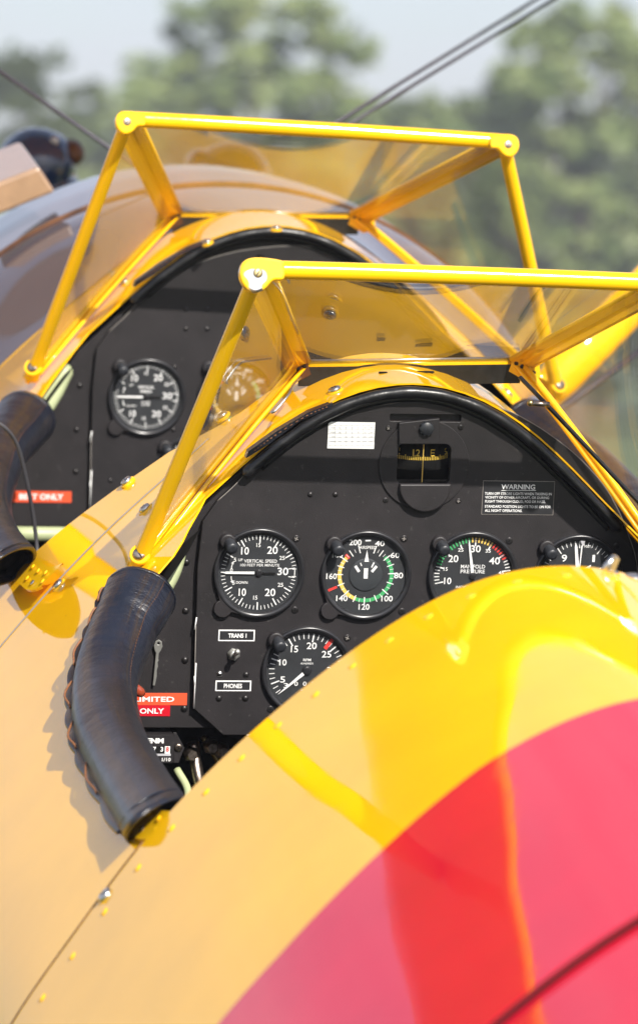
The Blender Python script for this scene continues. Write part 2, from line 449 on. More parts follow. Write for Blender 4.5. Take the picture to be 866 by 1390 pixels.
# skin pieces, aft to nose (each laps 1.5 mm proud of the next)
# red band starts at Y=-1.14, slightly curved with x: done by sub-sheet with material rows
def red_edge(x): return interp(abs(x), [0, .08, .15, .2, .3, .36], [-1.124, -1.124, -1.122, -1.132, -1.156, -1.158])
def turtledeck():
    mb = MB(); N = 90
    for side in (-1, 1):
        vs = []; rows = []
        A = [0, .012, .03, .06, .1, .15, .2, .25, .3, .35, .4, .45, .5, .55, .6, .65, .7, .75, .8, .85, .9, .95, 1]
        B = [i/30 for i in range(1, 31)]
        for k in range(N+1):
            s = GS[-1]*(k/N)**1.25
            x = g_at(s)[0]; ye = red_edge(x) if s < 1.2 else -1.158
            for a in A: vs.append(surf(s, -.70+(ye+.70)*a, side, .0025, True))
            for b in B: vs.append(surf(s, ye+(-1.54-ye)*b, side, .0025, True))
        M = len(A)+len(B); fa = []; fb = []
        for k in range(N):
            for j in range(M-1):
                q = (k*M+j, k*M+j+1, (k+1)*M+j+1, (k+1)*M+j)
                (fa if j < len(A)-1 else fb).append(q)
        o = mb.add(vs, fa, 'yellow_paint', True); k2 = mb.mi('red_paint')
        for f in fb: mb.f.append([q+o for q in f]); mb.m.append(k2); mb.sm.append(True)
    ob = mb.build('turtledeck', PLANE)
    bm = bmesh.new(); bm.from_mesh(ob.data); bmesh.ops.remove_doubles(bm, verts=bm.verts[:], dist=1e-5)
    bmesh.ops.recalc_face_normals(bm, faces=bm.faces[:])
    f = max(bm.faces, key=lambda f: f.calc_center_median().z)
    if f.normal.z < 0: bmesh.ops.reverse_faces(bm, faces=bm.faces[:])
    bm.to_mesh(ob.data); bm.free()
    thicken(ob, .0022)
    return ob
TD = turtledeck()
mb = MB(); mb.tube([surf(abs(q), -.6985, 1 if q > 0 else -1, .002, True) for q in lin(-1.2, -.44, 60)], .0014, 'engine_rust', 8); mb.build('seam_gap', PLANE)
skin('rear_fuselage', [-3.9, -3.4, -3.0, -2.6, -2.2, -2.0, -1.8, -1.7, -1.6, -1.535], lambda Y: 0, 'red_paint', off=-.003, td=True)
mb = MB(); mb.tube([surf(abs(q), -1.5415, 1 if q > 0 else -1, -.0005, True) for q in lin(-1.2, 1.2, 90)], .0022, 'interior_black', 8); mb.build('seam_gap', PLANE)
skin('cockpit_deck', lin(-1.0, -.7, 4)[:-1]+[-.70, -.695, -.69, -.68]+lin(-.67, -.24, 24)+lin(-.225, 0, 26), xo_rear, 'yellow_paint')
skin('cockpit_deck', [0, .004]+lin(.02, .158, 10), lambda Y: 0, 'yellow_paint')
skin('front_deck', [.160, .1602, .1605, .162, .165, .17]+lin(.18, .34, 26)+lin(.36, .6, 9)+lin(.625, .85, 26), xo_front, 'yellow_paint', off=-.0015)
skin('front_deck', [.85, .855]+lin(.88, .975, 6), lambda Y: 0, 'yellow_paint', off=-.0015)
skin('nose_panel', lin(.973, 1.232, 18), lambda Y: 0, 'nose_shaded_paint', off=-.0005)
mb = MB(); mb.tube([surf(abs(s_), 1.234, 1 if s_ > 0 else -1, .001) for s_ in lin(-.8, .8, 80)], .0026, 'engine_rust', 8); mb.build('seam_strip', PLANE)
skin('nose_cowling', [1.236, 1.25, 1.28, 1.30]+lin(1.33, 2.0, 26), lambda Y: 0, 'nose_shaded_paint', off=.003)

mb = MB()
for sd_ in (-1, 1): mb.tube([surf(q, .166, sd_, -.0008) for q in lin(s_of_x(.17), 1.2, 50)], .0009, 'wear_line', 6)
mb.build('lap_seam', PLANE)
# interior liner, bulkheads, floor
def liner(name, ys, xo):
    mb = MB()
    for sd in (-1, 1): grid_half(mb, ys, xo, sd, 'interior_black', off=-.014, N=36)
    return mb.build(name, PLANE)
liner('cockpit_liner', [-.72]+lin(-.70, -.02, 20), lambda Y: min(.43, xo_rear(Y)+.006))
liner('cockpit_liner', lin(.20, .83, 20), lambda Y: min(.43, xo_front(Y)+.006))
def bulkhead(name, Y, off=-.012, mat='interior_black', top=0):
    mb = MB(); pts = []
    for k in range(41):
        q = surf(GS[-1]*k/40, Y, 1, off); pts.append(q)
    L = [Vector((2*XM-q.x, q.y, q.z)) for q in pts[1:-1]][::-1]
    P = pts+L; n_ = len(P)
    vs = P+[q+Vector((0, .01, 0)) for q in P]
    mb.add(vs, [tuple(range(n_)), tuple(range(n_, 2*n_))]+[(i, (i+1) % n_, (i+1) % n_+n_, i+n_) for i in range(n_)], mat)
    return mb.build(name, PLANE)
bulkhead('bulkhead', .10); bulkhead('bulkhead', .98); bulkhead('bulkhead', -.80, -.05); bulkhead('firewall', 1.98, -.002, 'engine_dark')
mb = MB(); mb.box((XM, .1, -.92), (.40, 1.0, .01), 'interior_black'); mb.build('cockpit_floor', PLANE)

# rolled black trim under each cowl lip
def arc_pts(Yp, off, x0, x1, n=60, dz=0):
    s0, s1 = math.copysign(s_of_x(abs(x0-XM)), x0-XM), math.copysign(s_of_x(abs(x1-XM)), x1-XM)
    return [surf(abs(s), Yp, 1 if s >= 0 else -1, off)+Vector((0, 0, dz)) for s in lin(s0, s1, n)]
for k, Y0 in enumerate((0, .85)):
    mb = MB(); pts = arc_pts(Y0-.003, -.0085, -.178, .205, 90)
    rad = [.0056*(1+.05*sin(i*.9)+.05*sin(i*.37)) for i in range(90)]; rad[0] = .003; rad[1] = .006; rad[-1] = .003; rad[-2] = .006
    mb.tube(pts, rad, 'rubber_black', seg=14)
    mb.tube(arc_pts(Y0+.006, -.0165, -.165, .20, 90), .0040, 'rubber_black', seg=10)
    tr = mb.build('padded_trim', PLANE)
    # stitched leather wedge at the left end
    mb = MB()
    P = [un(*q, -.006) for q in ((337, 613), (376, 585), (420, 559), (452, 547), (452, 552), (408, 571), (366, 602), (334, 622))]
    P = [q+Vector((0, Y0, zoff(Y0)))for q in P]
    vs = P+[q+Vector((0, .012, 0)) for q in P]; n_ = len(P)
    mb.add(vs, [tuple(range(n_)), tuple(range(n_, 2*n_))]+[(i, (i+1) % n_, (i+1) % n_+n_, i+n_) for i in range(n_)], 'leather')
    mb.build('trim_end', tr)
    mb = MB()
    st = [un(*q, -.0075)+Vector((0, Y0, zoff(Y0))) for q in ((345, 612), (372, 592), (415, 565), (447, 551))]
    st = catmull(st, 12)
    for i in range(0, len(st)-1, 2): mb.tube([st[i], st[i+1]], .0005, 'thread_tan', seg=6)
    mb.build('stitching', tr)

# ------------------------------------------------------------------ screws
def screw(mb, c, n_, r, mat='steel', mat2='screw_black', cross=False, h=.35, rot=.4):
    n_ = Vector(n_).normalized(); c = Vector(c)
    mb.lathe(c, n_, [(r, 0), (r, h*r*.5), (r*.86, h*r*.85), (r*.5, h*r), (0.0001, h*r*1.02)], mat, 20)
    u = n_.orthogonal().normalized(); u = Matrix.Rotation(rot, 3, n_) @ u; w = n_.cross(u)
    for a, b in (((u, w),) if not cross else ((u, w), (w, u))):
        l = r*(.85 if not cross else .55); q = r*.11
        b0 = c+n_*(h*r*1.04)
        mb.add([b0+a*l+b*q, b0-a*l+b*q, b0-a*l-b*q, b0+a*l-b*q, c+a*l+b*q, c-a*l+b*q, c-a*l-b*q, c+a*l-b*q],
               [(0, 1, 2, 3), (0, 1, 5, 4), (1, 2, 6, 5), (2, 3, 7, 6), (3, 0, 4, 7)], mat2)
def skin_screw(px, py, r=.0062, Yg=None, mat='steel', lift=0):
    q = hitG(px, py, lift)
    if q is None: print('no hit', px, py); return
    mb = MB(); nn = gnorm(q.x)
    mb.lathe(q-nn*.0015, nn, [(r*1.35, 0), (r*1.35, .0022), (r*1.15, .003)], 'yellow_paint', 24)
    screw(mb, q+nn*.0018, nn, r, mat, 'screw_black', True, .45, random.random()*3)
    mb.build('skin_screw', PLANE)
for q in ((173, 655), (198, 692), (80, 795), (303, 566), (455, 531), (688, 535)): skin_screw(*q)
for q in ((170, 384), (282, 330), (375, 311)): skin_screw(*q, r=.005)
skin_screw(145, 1218, .007, lift=.006)
for q in ((520, 506), (575, 505)):
    h_ = hitG(*q)
    if h_: mb = MB(); nn = gnorm(h_.x); mb.box(h_+nn*.0004, (.010 if q[0] > 550 else .004, .0022, .0006), 'interior_black'); mb.build('drain_slot', PLANE)
# turtledeck rivets (one row along the lip), centre seam and latch
def td_norm(q): return gnorm(q.x)
s_ = s_of_x(.42)
while s_ > -.5:
    sd_ = -1 if s_ > 0 else 1; RV = MB()
    q = surf(abs(s_), -.735, sd_, .0023, True); q2 = surf(abs(s_)+.003, -.735, sd_, .0023, True); tv = (q2-q).normalized(); nn = Vector((0, 1, 0)).cross(tv); nn = nn if nn.z > 0 else -nn
    RV.lathe(q, nn, [(.0042, -.0004), (.0040, .0006), (.0030, .0012), (.0012, .0016), (.0001, .0017)], 'yellow_paint', 16)
    RV.build('rivet', TD); s_ -= .0405
mb = MB()
q0 = surf(s_of_x(.025), -.705, 1, .0058); q1 = surf(s_of_x(.025), -1.5, 1, .0058)
pts = [surf(s_of_x(.025), y_, 1, .0004, True) for y_ in lin(-.702, -1.13, 20)]
mb.tube(pts, .0016, 'engine_rust', seg=6)
pts = [surf(s_of_x(.035), y_, 1, .0010, True) for y_ in lin(-.700, -1.13, 20)]
mb.tube(pts, .0028, 'frame_yellow', seg=8)
mb.build('deck_seam', TD)
mb = MB()
c = un(829, 778, -.705)
mb.box(c+Vector((0, 0, .004)), (.0025, .006, .011), 'steel', Matrix.Rotation(.35, 3, 'Y'), .001)
mb.tube([c+Vector((-.006, 0, -.004)), c+Vector((-.004, 0, .006)), c+Vector((.002, 0, .013))], .003, 'steel', 10)
mb.sphere(c+Vector((.002, 0, -.003)), .006, 'steel')
c2 = un(858, 786, -.705); mb.sphere(c2, .008, 'steel', (1.3, 1, .6)); mb.sphere(c2+Vector((.012, 0, 0)), .006, 'steel', (1, 1, .6))
mb.build('latch', TD)

# ------------------------------------------------------------------ leather sleeves on the cockpit rim
def sleeve(px_path, dY, zadd=0, mirror=False):
    ctr = [un(px, py, Y)+Vector((0, 0, 0)) for px, py, Y in px_path['c']]
    if mirror: ctr = [Vector((2*XM-q.x, q.y, q.z)) for q in ctr]
    ctr = [q+Vector((0, dY, zadd)) for q in ctr]
    P = catmull(ctr, 14); N = len(P)
    rs = px_path['r']; rad = [interp(i, [j*14 for j in range(len(rs))], rs) for i in range(N)]
    rad = [r_*(1+.012*sin(i*.23)+.004*sin(i*1.1)) for i, r_ in enumerate(rad)]
    mb = MB(); seg = 40
    T = [(P[min(i+1, N-1)]-P[max(i-1, 0)]).normalized() for i in range(N)]
    def shear(i, q):
        f_ = max(0, (i-(N-22))/21)**1.3; e2 = (.63 if mirror else -.63)*q.x+.77*q.z
        return Vector((0, -e2*2.0*f_, 0))
    vs = []; u = Vector((0, 0, 1)); fr = []
    sgn = -1 if mirror else 1
    for i in range(N):
        u = Vector((0, 0, 1)); u = (u-T[i]*u.dot(T[i])).normalized(); w = T[i].cross(u); fr.append((u, w))
        for k in range(seg):
            a = 2*pi*k/seg
            rr = rad[i]*(1+.035*math.exp(-((a-1.1)/.16)**2)+.03*math.exp(-((a-5.5)/.14)**2)+.010*sin(3*a+i*.05)+.006*sin(7*a+i*.11)+.008*sin(i*.21+2*a))
            q_ = (u*cos(a)*.94+w*sin(a))*rr
            vs.append(P[i]+q_+shear(i, q_))
    # inner wall so the open end reads as a wrapped sleeve
    for i in range(N):
        u, w = fr[i]
        for k in range(seg):
            a = 2*pi*k/seg; q_ = (u*cos(a)*.94+w*sin(a))*(rad[i]-.0035); vs.append(P[i]+q_+shear(i, q_))
    fs = []
    for i in range(N-1):
        for k in range(seg):
            a = i*seg+k; b = i*seg+(k+1) % seg
            fs.append((a, b, b+seg, a+seg)); o2 = N*seg; fs.append((a+o2, a+seg+o2, b+seg+o2, b+o2))
    for e in (0, N-1):
        for k in range(seg):
            a = e*seg+k; b = e*seg+(k+1) % seg; fs.append((a, b, b+N*seg, a+N*seg))
    o = mb.add(vs, fs, 'leather', True)
    for i in range(N):
        for k in range(seg):
            mb.uv[i*seg+k] = (abs(2*k/seg-1), i/N*3); mb.uv[N*seg+i*seg+k] = (abs(2*k/seg-1), i/N*3)
    # hem ridges at both ends
    for e in (2, N-3):
        ring = [(fr[e][0]*cos(2*pi*k/30)*.94+fr[e][1]*sin(2*pi*k/30))*(rad[e]+.0002) for k in range(31)]; ring = [P[e]+q_+shear(e, q_) for q_ in ring]
        mb.tube(ring, .0009, 'leather', seg=8, cap=False)
    # outer laced seam: scalloped lip
    ang = lambda i: (-1.45-.35*i/N) if not mirror else (1.45+.35*i/N)
    lip = []; L2 = []
    for i in range(N):
        a = ang(i); u, w = fr[i]
        # outward side is the one away from the centreline
        d_ = u*cos(a)*.94+w*sin(a)
        out = Vector((-1 if not mirror else 1, 0, 0))
        if d_.dot(out) < 0: d_ = u*cos(-a)*.94+w*sin(-a)
        sc = .0035+.0032*abs(sin(i*pi/7.0))
        lip.append(P[i]+d_*rad[i]*.97); L2.append(P[i]+d_*(rad[i]+sc)+u*(-.001))
    mb.add([q for pr in zip(lip, L2) for q in pr]+[q-Vector((0, 0, .003)) for pr in zip(lip, L2) for q in pr],
           [(2*i, 2*i+1, 2*i+3, 2*i+2) for i in range(N-1)]+[(2*N+2*i, 2*N+2*i+2, 2*N+2*i+3, 2*N+2*i+1) for i in range(N-1)]+[(2*i+1, 2*N+2*i+1, 2*N+2*i+3, 2*i+3) for i in range(N-1)], 'leather', True)
    ob = mb.build('leather_sleeve', PLANE)
    for i in range(3, N-9, 13):
        mb = MB()
        A_ = lip[i]+fr[i][0]*.0035; E_ = L2[i+7]*.6+lip[i+7]*.4+fr[i+7][0]*.001
        mb.tube(catmull([A_-fr[i][0]*.004, A_, (A_+L2[i+2])/2+fr[i][0]*.003, L2[i+4]+fr[i+4][0]*.003, E_+fr[i+7][0]*.001, E_-fr[i+7][0]*.005], 5), .0011, 'thread_tan', seg=8)
        mb.build('lace', ob)
    mb = MB()
    # stitched seam line beside the lip
    for i in range(2, N-3, 1):
        if mirror: break
        q = [];
        for j in (i+.1, i+.7):
            k0 = int(j); f_ = j-k0; a = -.85
            pa = P[k0]+(fr[k0][0]*cos(a)*.94+fr[k0][1]*sin(a))*(rad[k0]*1.012); pb = P[k0+1]+(fr[k0+1][0]*cos(a)*.94+fr[k0+1][1]*sin(a))*(rad[k0+1]*1.012)
            q.append(pa.lerp(pb, f_))
        mb.tube(q, .0005, 'engine_rust', seg=5)
    if not mirror: mb.build('seam_stitching', ob)
    else:
        pass
    return ob
SL = {'c': [(192, 806, -.075), (180, 832, -.10), (160, 872, -.135), (143, 930, -.20), (146, 985, -.30), (168, 1042, -.42), (213, 1116, -.635)],
      'r': [.0335, .0325, .0305, .0300, .0305, .0310, .0305]}
sleeve(SL, 0)
sleeve(SL, 0, mirror=True)
SLF = {'c': [(36, 566, .78), (18, 590, .735), (-4, 618, .67), (-20, 668, .57), (-22, 705, .46), (-10, 740, .33), (14, 770, .25)], 'r': SL['r']}
sleeve(SLF, 0)
sleeve(SLF, 0, mirror=True)
# riveted rim flange showing below the sleeves' aft ends
for dY, za_ in ((0, 0), (.85, .012)):
    for side in (-1, 1):
        mb = MB(); vs = []
        ys = lin(-.60, -.694, 8)
        for y_ in ys:
            xo = xo_rear(y_)
            for dx, off in ((.002, .0), (.002, .003), (-.018, .003), (-.018, .001)):
                vs.append(surf(s_of_x(xo+dx), y_, side, off)+Vector((0, dY, za_)))
        mb.add(vs, [(4*i+j, 4*i+j+1, 4*i+j+5, 4*i+j+4) for i in range(len(ys)-1) for j in range(3)], 'frame_yellow')
        for i in range(1, 7):
            y_ = lin(-.60, -.688, 7)[i]; xo = xo_rear(y_)
            q = surf(s_of_x(xo-.008-.004*(1 if i % 2 else -1)), y_, side, .004)+Vector((0, dY, za_)); nn = gnorm(XM+side*xo)
            mb.lathe(q, nn, [(.003, 0), (.0025, .001), (.0001, .0014)], 'steel' if i % 4 == 0 else 'frame_yellow', 12)
        mb.build('rim_flange', PLANE)

# ------------------------------------------------------------------ windscreens
def windscreen(TL, TR, BL, BR, AL, AR, chipped, dz=0):
    mb = MB()
    tr = .0085
    top = [TL, TL.lerp(TR, .03)+Vector((0, 0, .002)), TL.lerp(TR, .5)+Vector((0, -.001, .003)), TL.lerp(TR, .97)+Vector((0, 0, .002)), TR]
    top = catmull(top, 8)
    mb.tube(top, tr, 'frame_yellow', 20)
    for T, A, B, sg in ((TL, AL, BL, -1), (TR, AR, BR, 1)):
        # aft tube with flattened foot
        foot = A+(T-A).normalized()*.035
        pth = catmull([T, T.lerp(foot, .33), T.lerp(foot, .66), foot, A], 6); n_ = len(pth)
        mb.tube(pth, [.0075+.0022*max(0, (i-n_+7)/7) for i in range(n_)], 'frame_yellow', 16)
        ax = (T-A).normalized()
        # base rail from front corner to foot: two thin lips with a channel between
        d = (A-B); nrm = Vector((sg*.75, 0, .66))
        for o_, rr in ((Vector((0, 0, .002)), .0036), (Vector((-sg*.010, 0, .004)), .0022), (Vector((sg*.004, 0, -.006)), .0028)):
            pp = [B.lerp(A, t)+o_+Vector((0, 0, .004*sin(pi*t))) for t in lin(0, 1, 10)]
            mb.tube(pp, rr, 'frame_yellow', 10)
        # pillar: wide flat strip with folded edge
        e = (B-T).normalized(); side = e.cross(Vector((0, 1, .2))).normalized()*.0125
        up_ = e.cross(side).normalized()*.0016
        q0 = T+e*.006; q1 = B-e*.004
        for a, b, th in ((q0, q1, up_),):
            vs = [a+side+th, a-side+th, a-side-th, a+side-th, b+side*.9+th, b-side*.9+th, b-side*.9-th, b+side*.9-th]
            mb.add(vs, [(0, 1, 5, 4), (1, 2, 6, 5), (2, 3, 7, 6), (3, 0, 4, 7), (0, 3, 2, 1), (4, 5, 6, 7)], 'frame_yellow')
            mb.tube([a+side, b+side*.9], .0026, 'frame_yellow', 8); mb.tube([a-side, b-side*.9], .0026, 'frame_yellow', 8)
    mb.tube([BL, BL.lerp(BR, .5)+Vector((0, 0, .0012)), BR], .0042, 'frame_yellow', 10)
    mb.tube([BL+Vector((.004, -.004, .006)), BR+Vector((-.004, -.004, .006))], .0016, 'steel', 8)
    # added curved black strip: shade of the gap under the lower rail, darkens cowl reflection
    n_ = 30; vs = []
    for i in range(n_+1):
        q = BL.lerp(BR, i/n_); zc = max(gz(q.x)+zoff(q.y)-.002, q.z-.019)
        for yy in (q.y-.004, q.y-.0025): vs += [(q.x, yy, max(q.z, zc+.004)+.000), (q.x, yy, zc)]
    mb.add(vs, [f for i in range(n_) for f in ((4*i, 4*i+4, 4*i+5, 4*i+1), (4*i+2, 4*i+3, 4*i+7, 4*i+6), (4*i, 4*i+2, 4*i+6, 4*i+4))], 'rubber_black')
    fr = mb.build('windscreen', PLANE)
    # gusset plates at the foot of each pillar
    for B, A, sg in ((BL, AL, -1), (BR, AR, 1)):
        mb = MB()
        c = B+Vector((sg*.004, -.004, -.001))
        poly = [(-.016*sg, -.006), (-.012*sg, .006), (.004*sg, .012), (.014*sg, .004), (.016*sg, -.012), (.002*sg, -.016)]
        mb.prism(poly, -.001, .001, 'engine_rust' if sg < 0 else 'frame_yellow', c)
        for j in range(4): mb.sphere(c+Vector((sg*(-.009+.006*j), -.0015, .002-.003*j)), .0022, 'screw_black', (1, .5, 1))
        mb.build('gusset', fr)
    # corner brackets: flat irregular plates facing the pilot, with a slotted screw
    for T, sg, mt in ((TL, -1, 'chipped_yellow' if chipped else 'frame_yellow'), (TR, 1, 'frame_yellow')):
        mb = MB()
        poly = [(-.0150, -.013), (-.0185, -.002), (-.0150, .0085), (-.004, .0125), (.016, .0110), (.022, .0075), (.022, -.0065), (.012, -.0085), (.004, -.0165), (-.006, -.0195)]
        ks = 1.0 if chipped else .78
        poly = [(x*-sg*ks, z*ks) for x, z in poly]
        if sg < 0: poly = [(x, z) for x, z in poly]
        pc = [Vector((x, z)) for x, z in poly]; nn_ = len(pc); sm = []
        for i_ in range(nn_):
            a_, b_, c_, d_ = (pc[(i_+j_) % nn_] for j_ in (-1, 0, 1, 2))
            for t in (0, .25, .5, .75): sm.append(.5*((2*b_)+(c_-a_)*t+(2*a_-5*b_+4*c_-d_)*t*t+(3*b_-a_-3*c_+d_)*t**3))
        vs, fs = curve_plate([[(q[0], q[1]) for q in sm]], .0075, .0022)
        Mr = Matrix.Rotation(radians(-16), 3, 'X')
        poly_ = 1; c = T+Vector((0, -.0075, .001))
        mb.add([c+Mr @ v for v in vs], fs, mt)
        nn = Mr @ Vector((0, -1, 0))
        mb.sphere(T+Vector((0, -.001, 0)), .0105, 'frame_yellow')
        screw(mb, c+nn*.0055+Vector((sg*.002, 0, -.002)), nn, .0046, 'brass' if chipped and sg < 0 else 'dark_steel', 'screw_black', False, .35, .2)
        mb.build('corner_bracket', fr)
    # foot screws
    for A, T, sg in ((AL, TL, -1), (AR, TR, 1)):
        mb = MB(); nn = Vector((sg*.25, -.8, .45)).normalized()
        c = A+(T-A).normalized()*.012
        mb.lathe(c+nn*.004, nn, [(.010, 0), (.010, .004), (.009, .005)], 'frame_yellow', 20)
        screw(mb, c+nn*.009, nn, .0062, 'dark_steel', 'screw_black', False, .5, 1.3)
        mb.build('foot_screw', fr)
    # panes
    def pane(pts, name='glass_pane'):
        m_ = MB(); c = sum(pts, Vector())/len(pts)
        pts = [c+(q-c)*.985 for q in pts]
        n_ = (pts[1]-pts[0]).cross(pts[2]-pts[0]).normalized()*.0011
        k_ = len(pts)
        m_.add([q+n_ for q in pts]+[q-n_ for q in pts], [tuple(range(k_)), tuple(range(k_, 2*k_))]+[(i, (i+1) % k_, (i+1) % k_+k_, i+k_) for i in range(k_)], 'acrylic')
        return m_.build(name, fr)
    pane([TL, TR, BR, BL]); pane([TL, BL, AL]); pane([TR, BR, AR])
    return fr
def mir(q): return Vector((2*XM-q.x, q.y, q.z))
rTL = un(350, 368, -.20); rBL = un(405, 497, .10); rBR = un(706, 493, .10); rAL = un(186, 768, -.02)
rTR = mir(rTL)+Vector((.004, 0, -.006)); rAR = mir(rAL)
windscreen(rTL, rTR, rBL, rBR, rAL, rAR, True)
fTL = un(173, 163, .65); fTR = un(684, 194, .65); fBL = un(234, 293, .97); fBR = un(486, 295, .97); fAL = un(42, 512, .83)
windscreen(fTL, fTR, fBL, fBR, fAL, un(757, 536, .80), False)

# ------------------------------------------------------------------ instrument panels
YP = 0.012      # base sheet face
YM = 0.004      # raised main plate face
def on(px, py, Y): q = un(px, py, Y); return (q.x, q.z)
MAIN = [(303, 998), (263, 962), (266, 850), (268, 770), (275, 708), (295, 680), (320, 657), (352, 622), (385, 593), (422, 576), (461, 562), (500, 552), (540, 546), (582, 543), (624, 545), (660, 550), (694, 559),
        (735, 582), (773, 610), (802, 638), (828, 672), (851, 721), (866, 780), (866, 900), (864, 985), (842, 1002)]
def rrect(x0, z0, x1, z1, r, n=5):
    out = []
    for cx_, cz_, a0 in ((x1-r, z1-r, 0), (x0+r, z1-r, 90), (x0+r, z0+r, 180), (x1-r, z0+r, 270)):
        for i in range(n+1):
            a = radians(a0+90*i/n); out.append((cx_+r*cos(a), cz_+r*sin(a)))
    return out
def panel(dY, dz, rear):
    D = Vector((0, dY, dz))
    # base sheet follows the cowl section
    mb = MB(); outl = []
    SB = s_of_x(.29)
    for s in lin(-SB, SB, 60):
        q = surf(abs(s), 0, 1 if s > 0 else -1, -.006); outl.append((q.x, q.z))
    zb = on(240, 988, YP)[1]
    outl += [(outl[-1][0], zb), (outl[0][0], zb)]
    vs, fs = curve_plate([outl]+([rrect(*on(534, 659, YP), *on(615, 598, YP), .004)] if rear else []), .004, .0004)
    mb.add([v+D+Vector((0, YP+.002, 0)) for v in vs], fs, 'panel_black')
    P = mb.build('instrument_panel', PLANE)
    if not rear: P['label'] = 'black front instrument panel seen past the rear windscreen'
    # main plate
    mb = MB(); pts = [on(a, b, YM) for a, b in MAIN]
    cw = []
    n_ = len(pts)
    for i in range(n_):
        cw.append(pts[i])
    holes = []
    if rear: holes = [rrect(*on(536, 657, YM), *on(613, 601, YM), .006), rrect(*on(529, 571, YM), *on(626, 563, YM), .0012, 2)]
    vs, fs = curve_plate([cw]+holes, .0065, .0007)
    mb.add([v+D+Vector((0, YM+.00325, 0)) for v in vs], fs, 'panel_black')
    main = mb.build('main_plate', P)
    mb = MB()  # bright worn edge
    edge = [Vector((x, YM-.0003, z))+D for x, z in pts[5:24]]
    mb.tube(catmull(edge, 6), .00045, 'wear_line', seg=6)
    mb.tube([Vector((x, YM-.0003, z))+D for x, z in (pts[1], pts[2])], .0004, 'wear_line', seg=6)
    for a, b in (((263, 962), (266, 900)), ((335, 998), (385, 999)), ((264, 855), (267, 838)), ((264, 930), (264, 918))):
        mb.tube([Vector((*on(a[0], a[1], YM), 0)).xzy+Vector((0, YM-.0004, 0))+D, Vector((*on(b[0], b[1], YM), 0)).xzy+Vector((0, YM-.0004, 0))+D], .0007, 'marking_white', seg=6)
    mb.build('worn_edge', P)
    return P
P_R = panel(0, 0, True); P_F = panel(.85, .012, False)
def rivets(parent, pts, Y, r, mat='screw_black', dY=0, dz=0, name='rivet'):
    for px, py in pts:
        mb = MB(); x, z = on(px, py, Y); mb.lathe((x, Y+dY, z+dz), (0, -1, 0), [(r, 0), (r*.9, r*.35), (r*.6, r*.62), (r*.2, r*.75), (.0001, r*.76)], mat, 18)
        mb.build(name, parent)
def pscrew(parent, px, py, r=.0042, mat='screw_black', Y=YM, dY=0, dz=0, cross=True):
    x, z = on(px, py, Y); mb = MB(); c = Vector((x, Y+dY, z+dz))
    mb.lathe(c, (0, -1, 0), [(r*1.35, -.0002), (r*1.35, .0003), (r*1.2, .0005)], 'gloss_black', 20)
    screw(mb, c+Vector((0, -.0004, 0)), (0, -1, 0), r, mat, 'wear_line' if random.random() < .3 else 'interior_black', cross, .3, random.random()*3)
    return mb.build('panel_screw', parent)
def hole(parent, px, py, r, Y=YM, dY=0, dz=0):
    x, z = on(px, py, Y); mb = MB(); mb.lathe((x, Y+dY, z+dz), (0, -1, 0), [(r*1.15, .0001), (r*1.12, .0005), (r*.95, .0005), (r*.9, .00012)], 'gloss_black', 20)
    mb.lathe((x, Y+dY, z+dz), (0, -1, 0), [(r*.93, .00010), (.0001, .00015)], 'interior_black', 20)
    return mb.build('screw_hole', parent)
rivets(P_R, [(421, 671), (455, 671)], YM, .0030)
rivets(P_R, [(253, 763), (252, 829), (251, 896), (250, 962)], YP, .0036)
for q in ((476, 692, .0016), (789, 673, .0040), (517, 575+8, .0036), (637, 583, .0036), (516, 672, .0036), (632, 672, .0036)): hole(P_R, *q)
for q in ((395, 977), (368, 868), (298, 757)): hole(P_R, *q, .0006)
for q in ((402, 731), (400, 828), (548, 731), (545, 830), (691, 734), (690, 832), (837, 741), (471, 866), (367, 963), (527, 581), (625, 580), (523, 679), (622, 680)): pscrew(P_R, *q, r=.0036 if q[1] > 700 else .0028)
rivets(P_R, [(334, 916), (297, 948), (333, 948)], YM, .0034)
rivets(P_R, [(298, 915)], YM, .0034, 'steel')
# front panel extras (rear pixel frame shifted to the front bay)
def fr_on(px, py):  # pixel on front plate -> equivalent rear-frame offset
    q = un(px, py, YM+.85); return q.x, q.z
def rivets_f(pts, r, Y=YM, mat='screw_black'):
    for px, py in pts:
        mb = MB(); q = un(px, py, Y+.85); mb.lathe(q, (0, -1, 0), [(r, 0), (r*.9, r*.35), (r*.6, r*.62), (.0001, r*.76)], mat, 18)
        mb.build('rivet', P_F)
rivets_f([(252, 419), (281, 419), (252, 446), (281, 446), (237, 498), (235, 583), (150, 652)], .0030)
rivets_f([(108, 523), (104, 583), (103, 640)], .0034, YP)
mb = MB()
for px, py, r_ in ((58, 622, .0045), (87, 623, .0018)):
    q = un(px, py, YP+.85); mb.lathe(q, (0, -1, 0), [(r_, .0002), (.0001, .0003)], 'interior_black', 20)
mb.build('panel_hole', P_F)

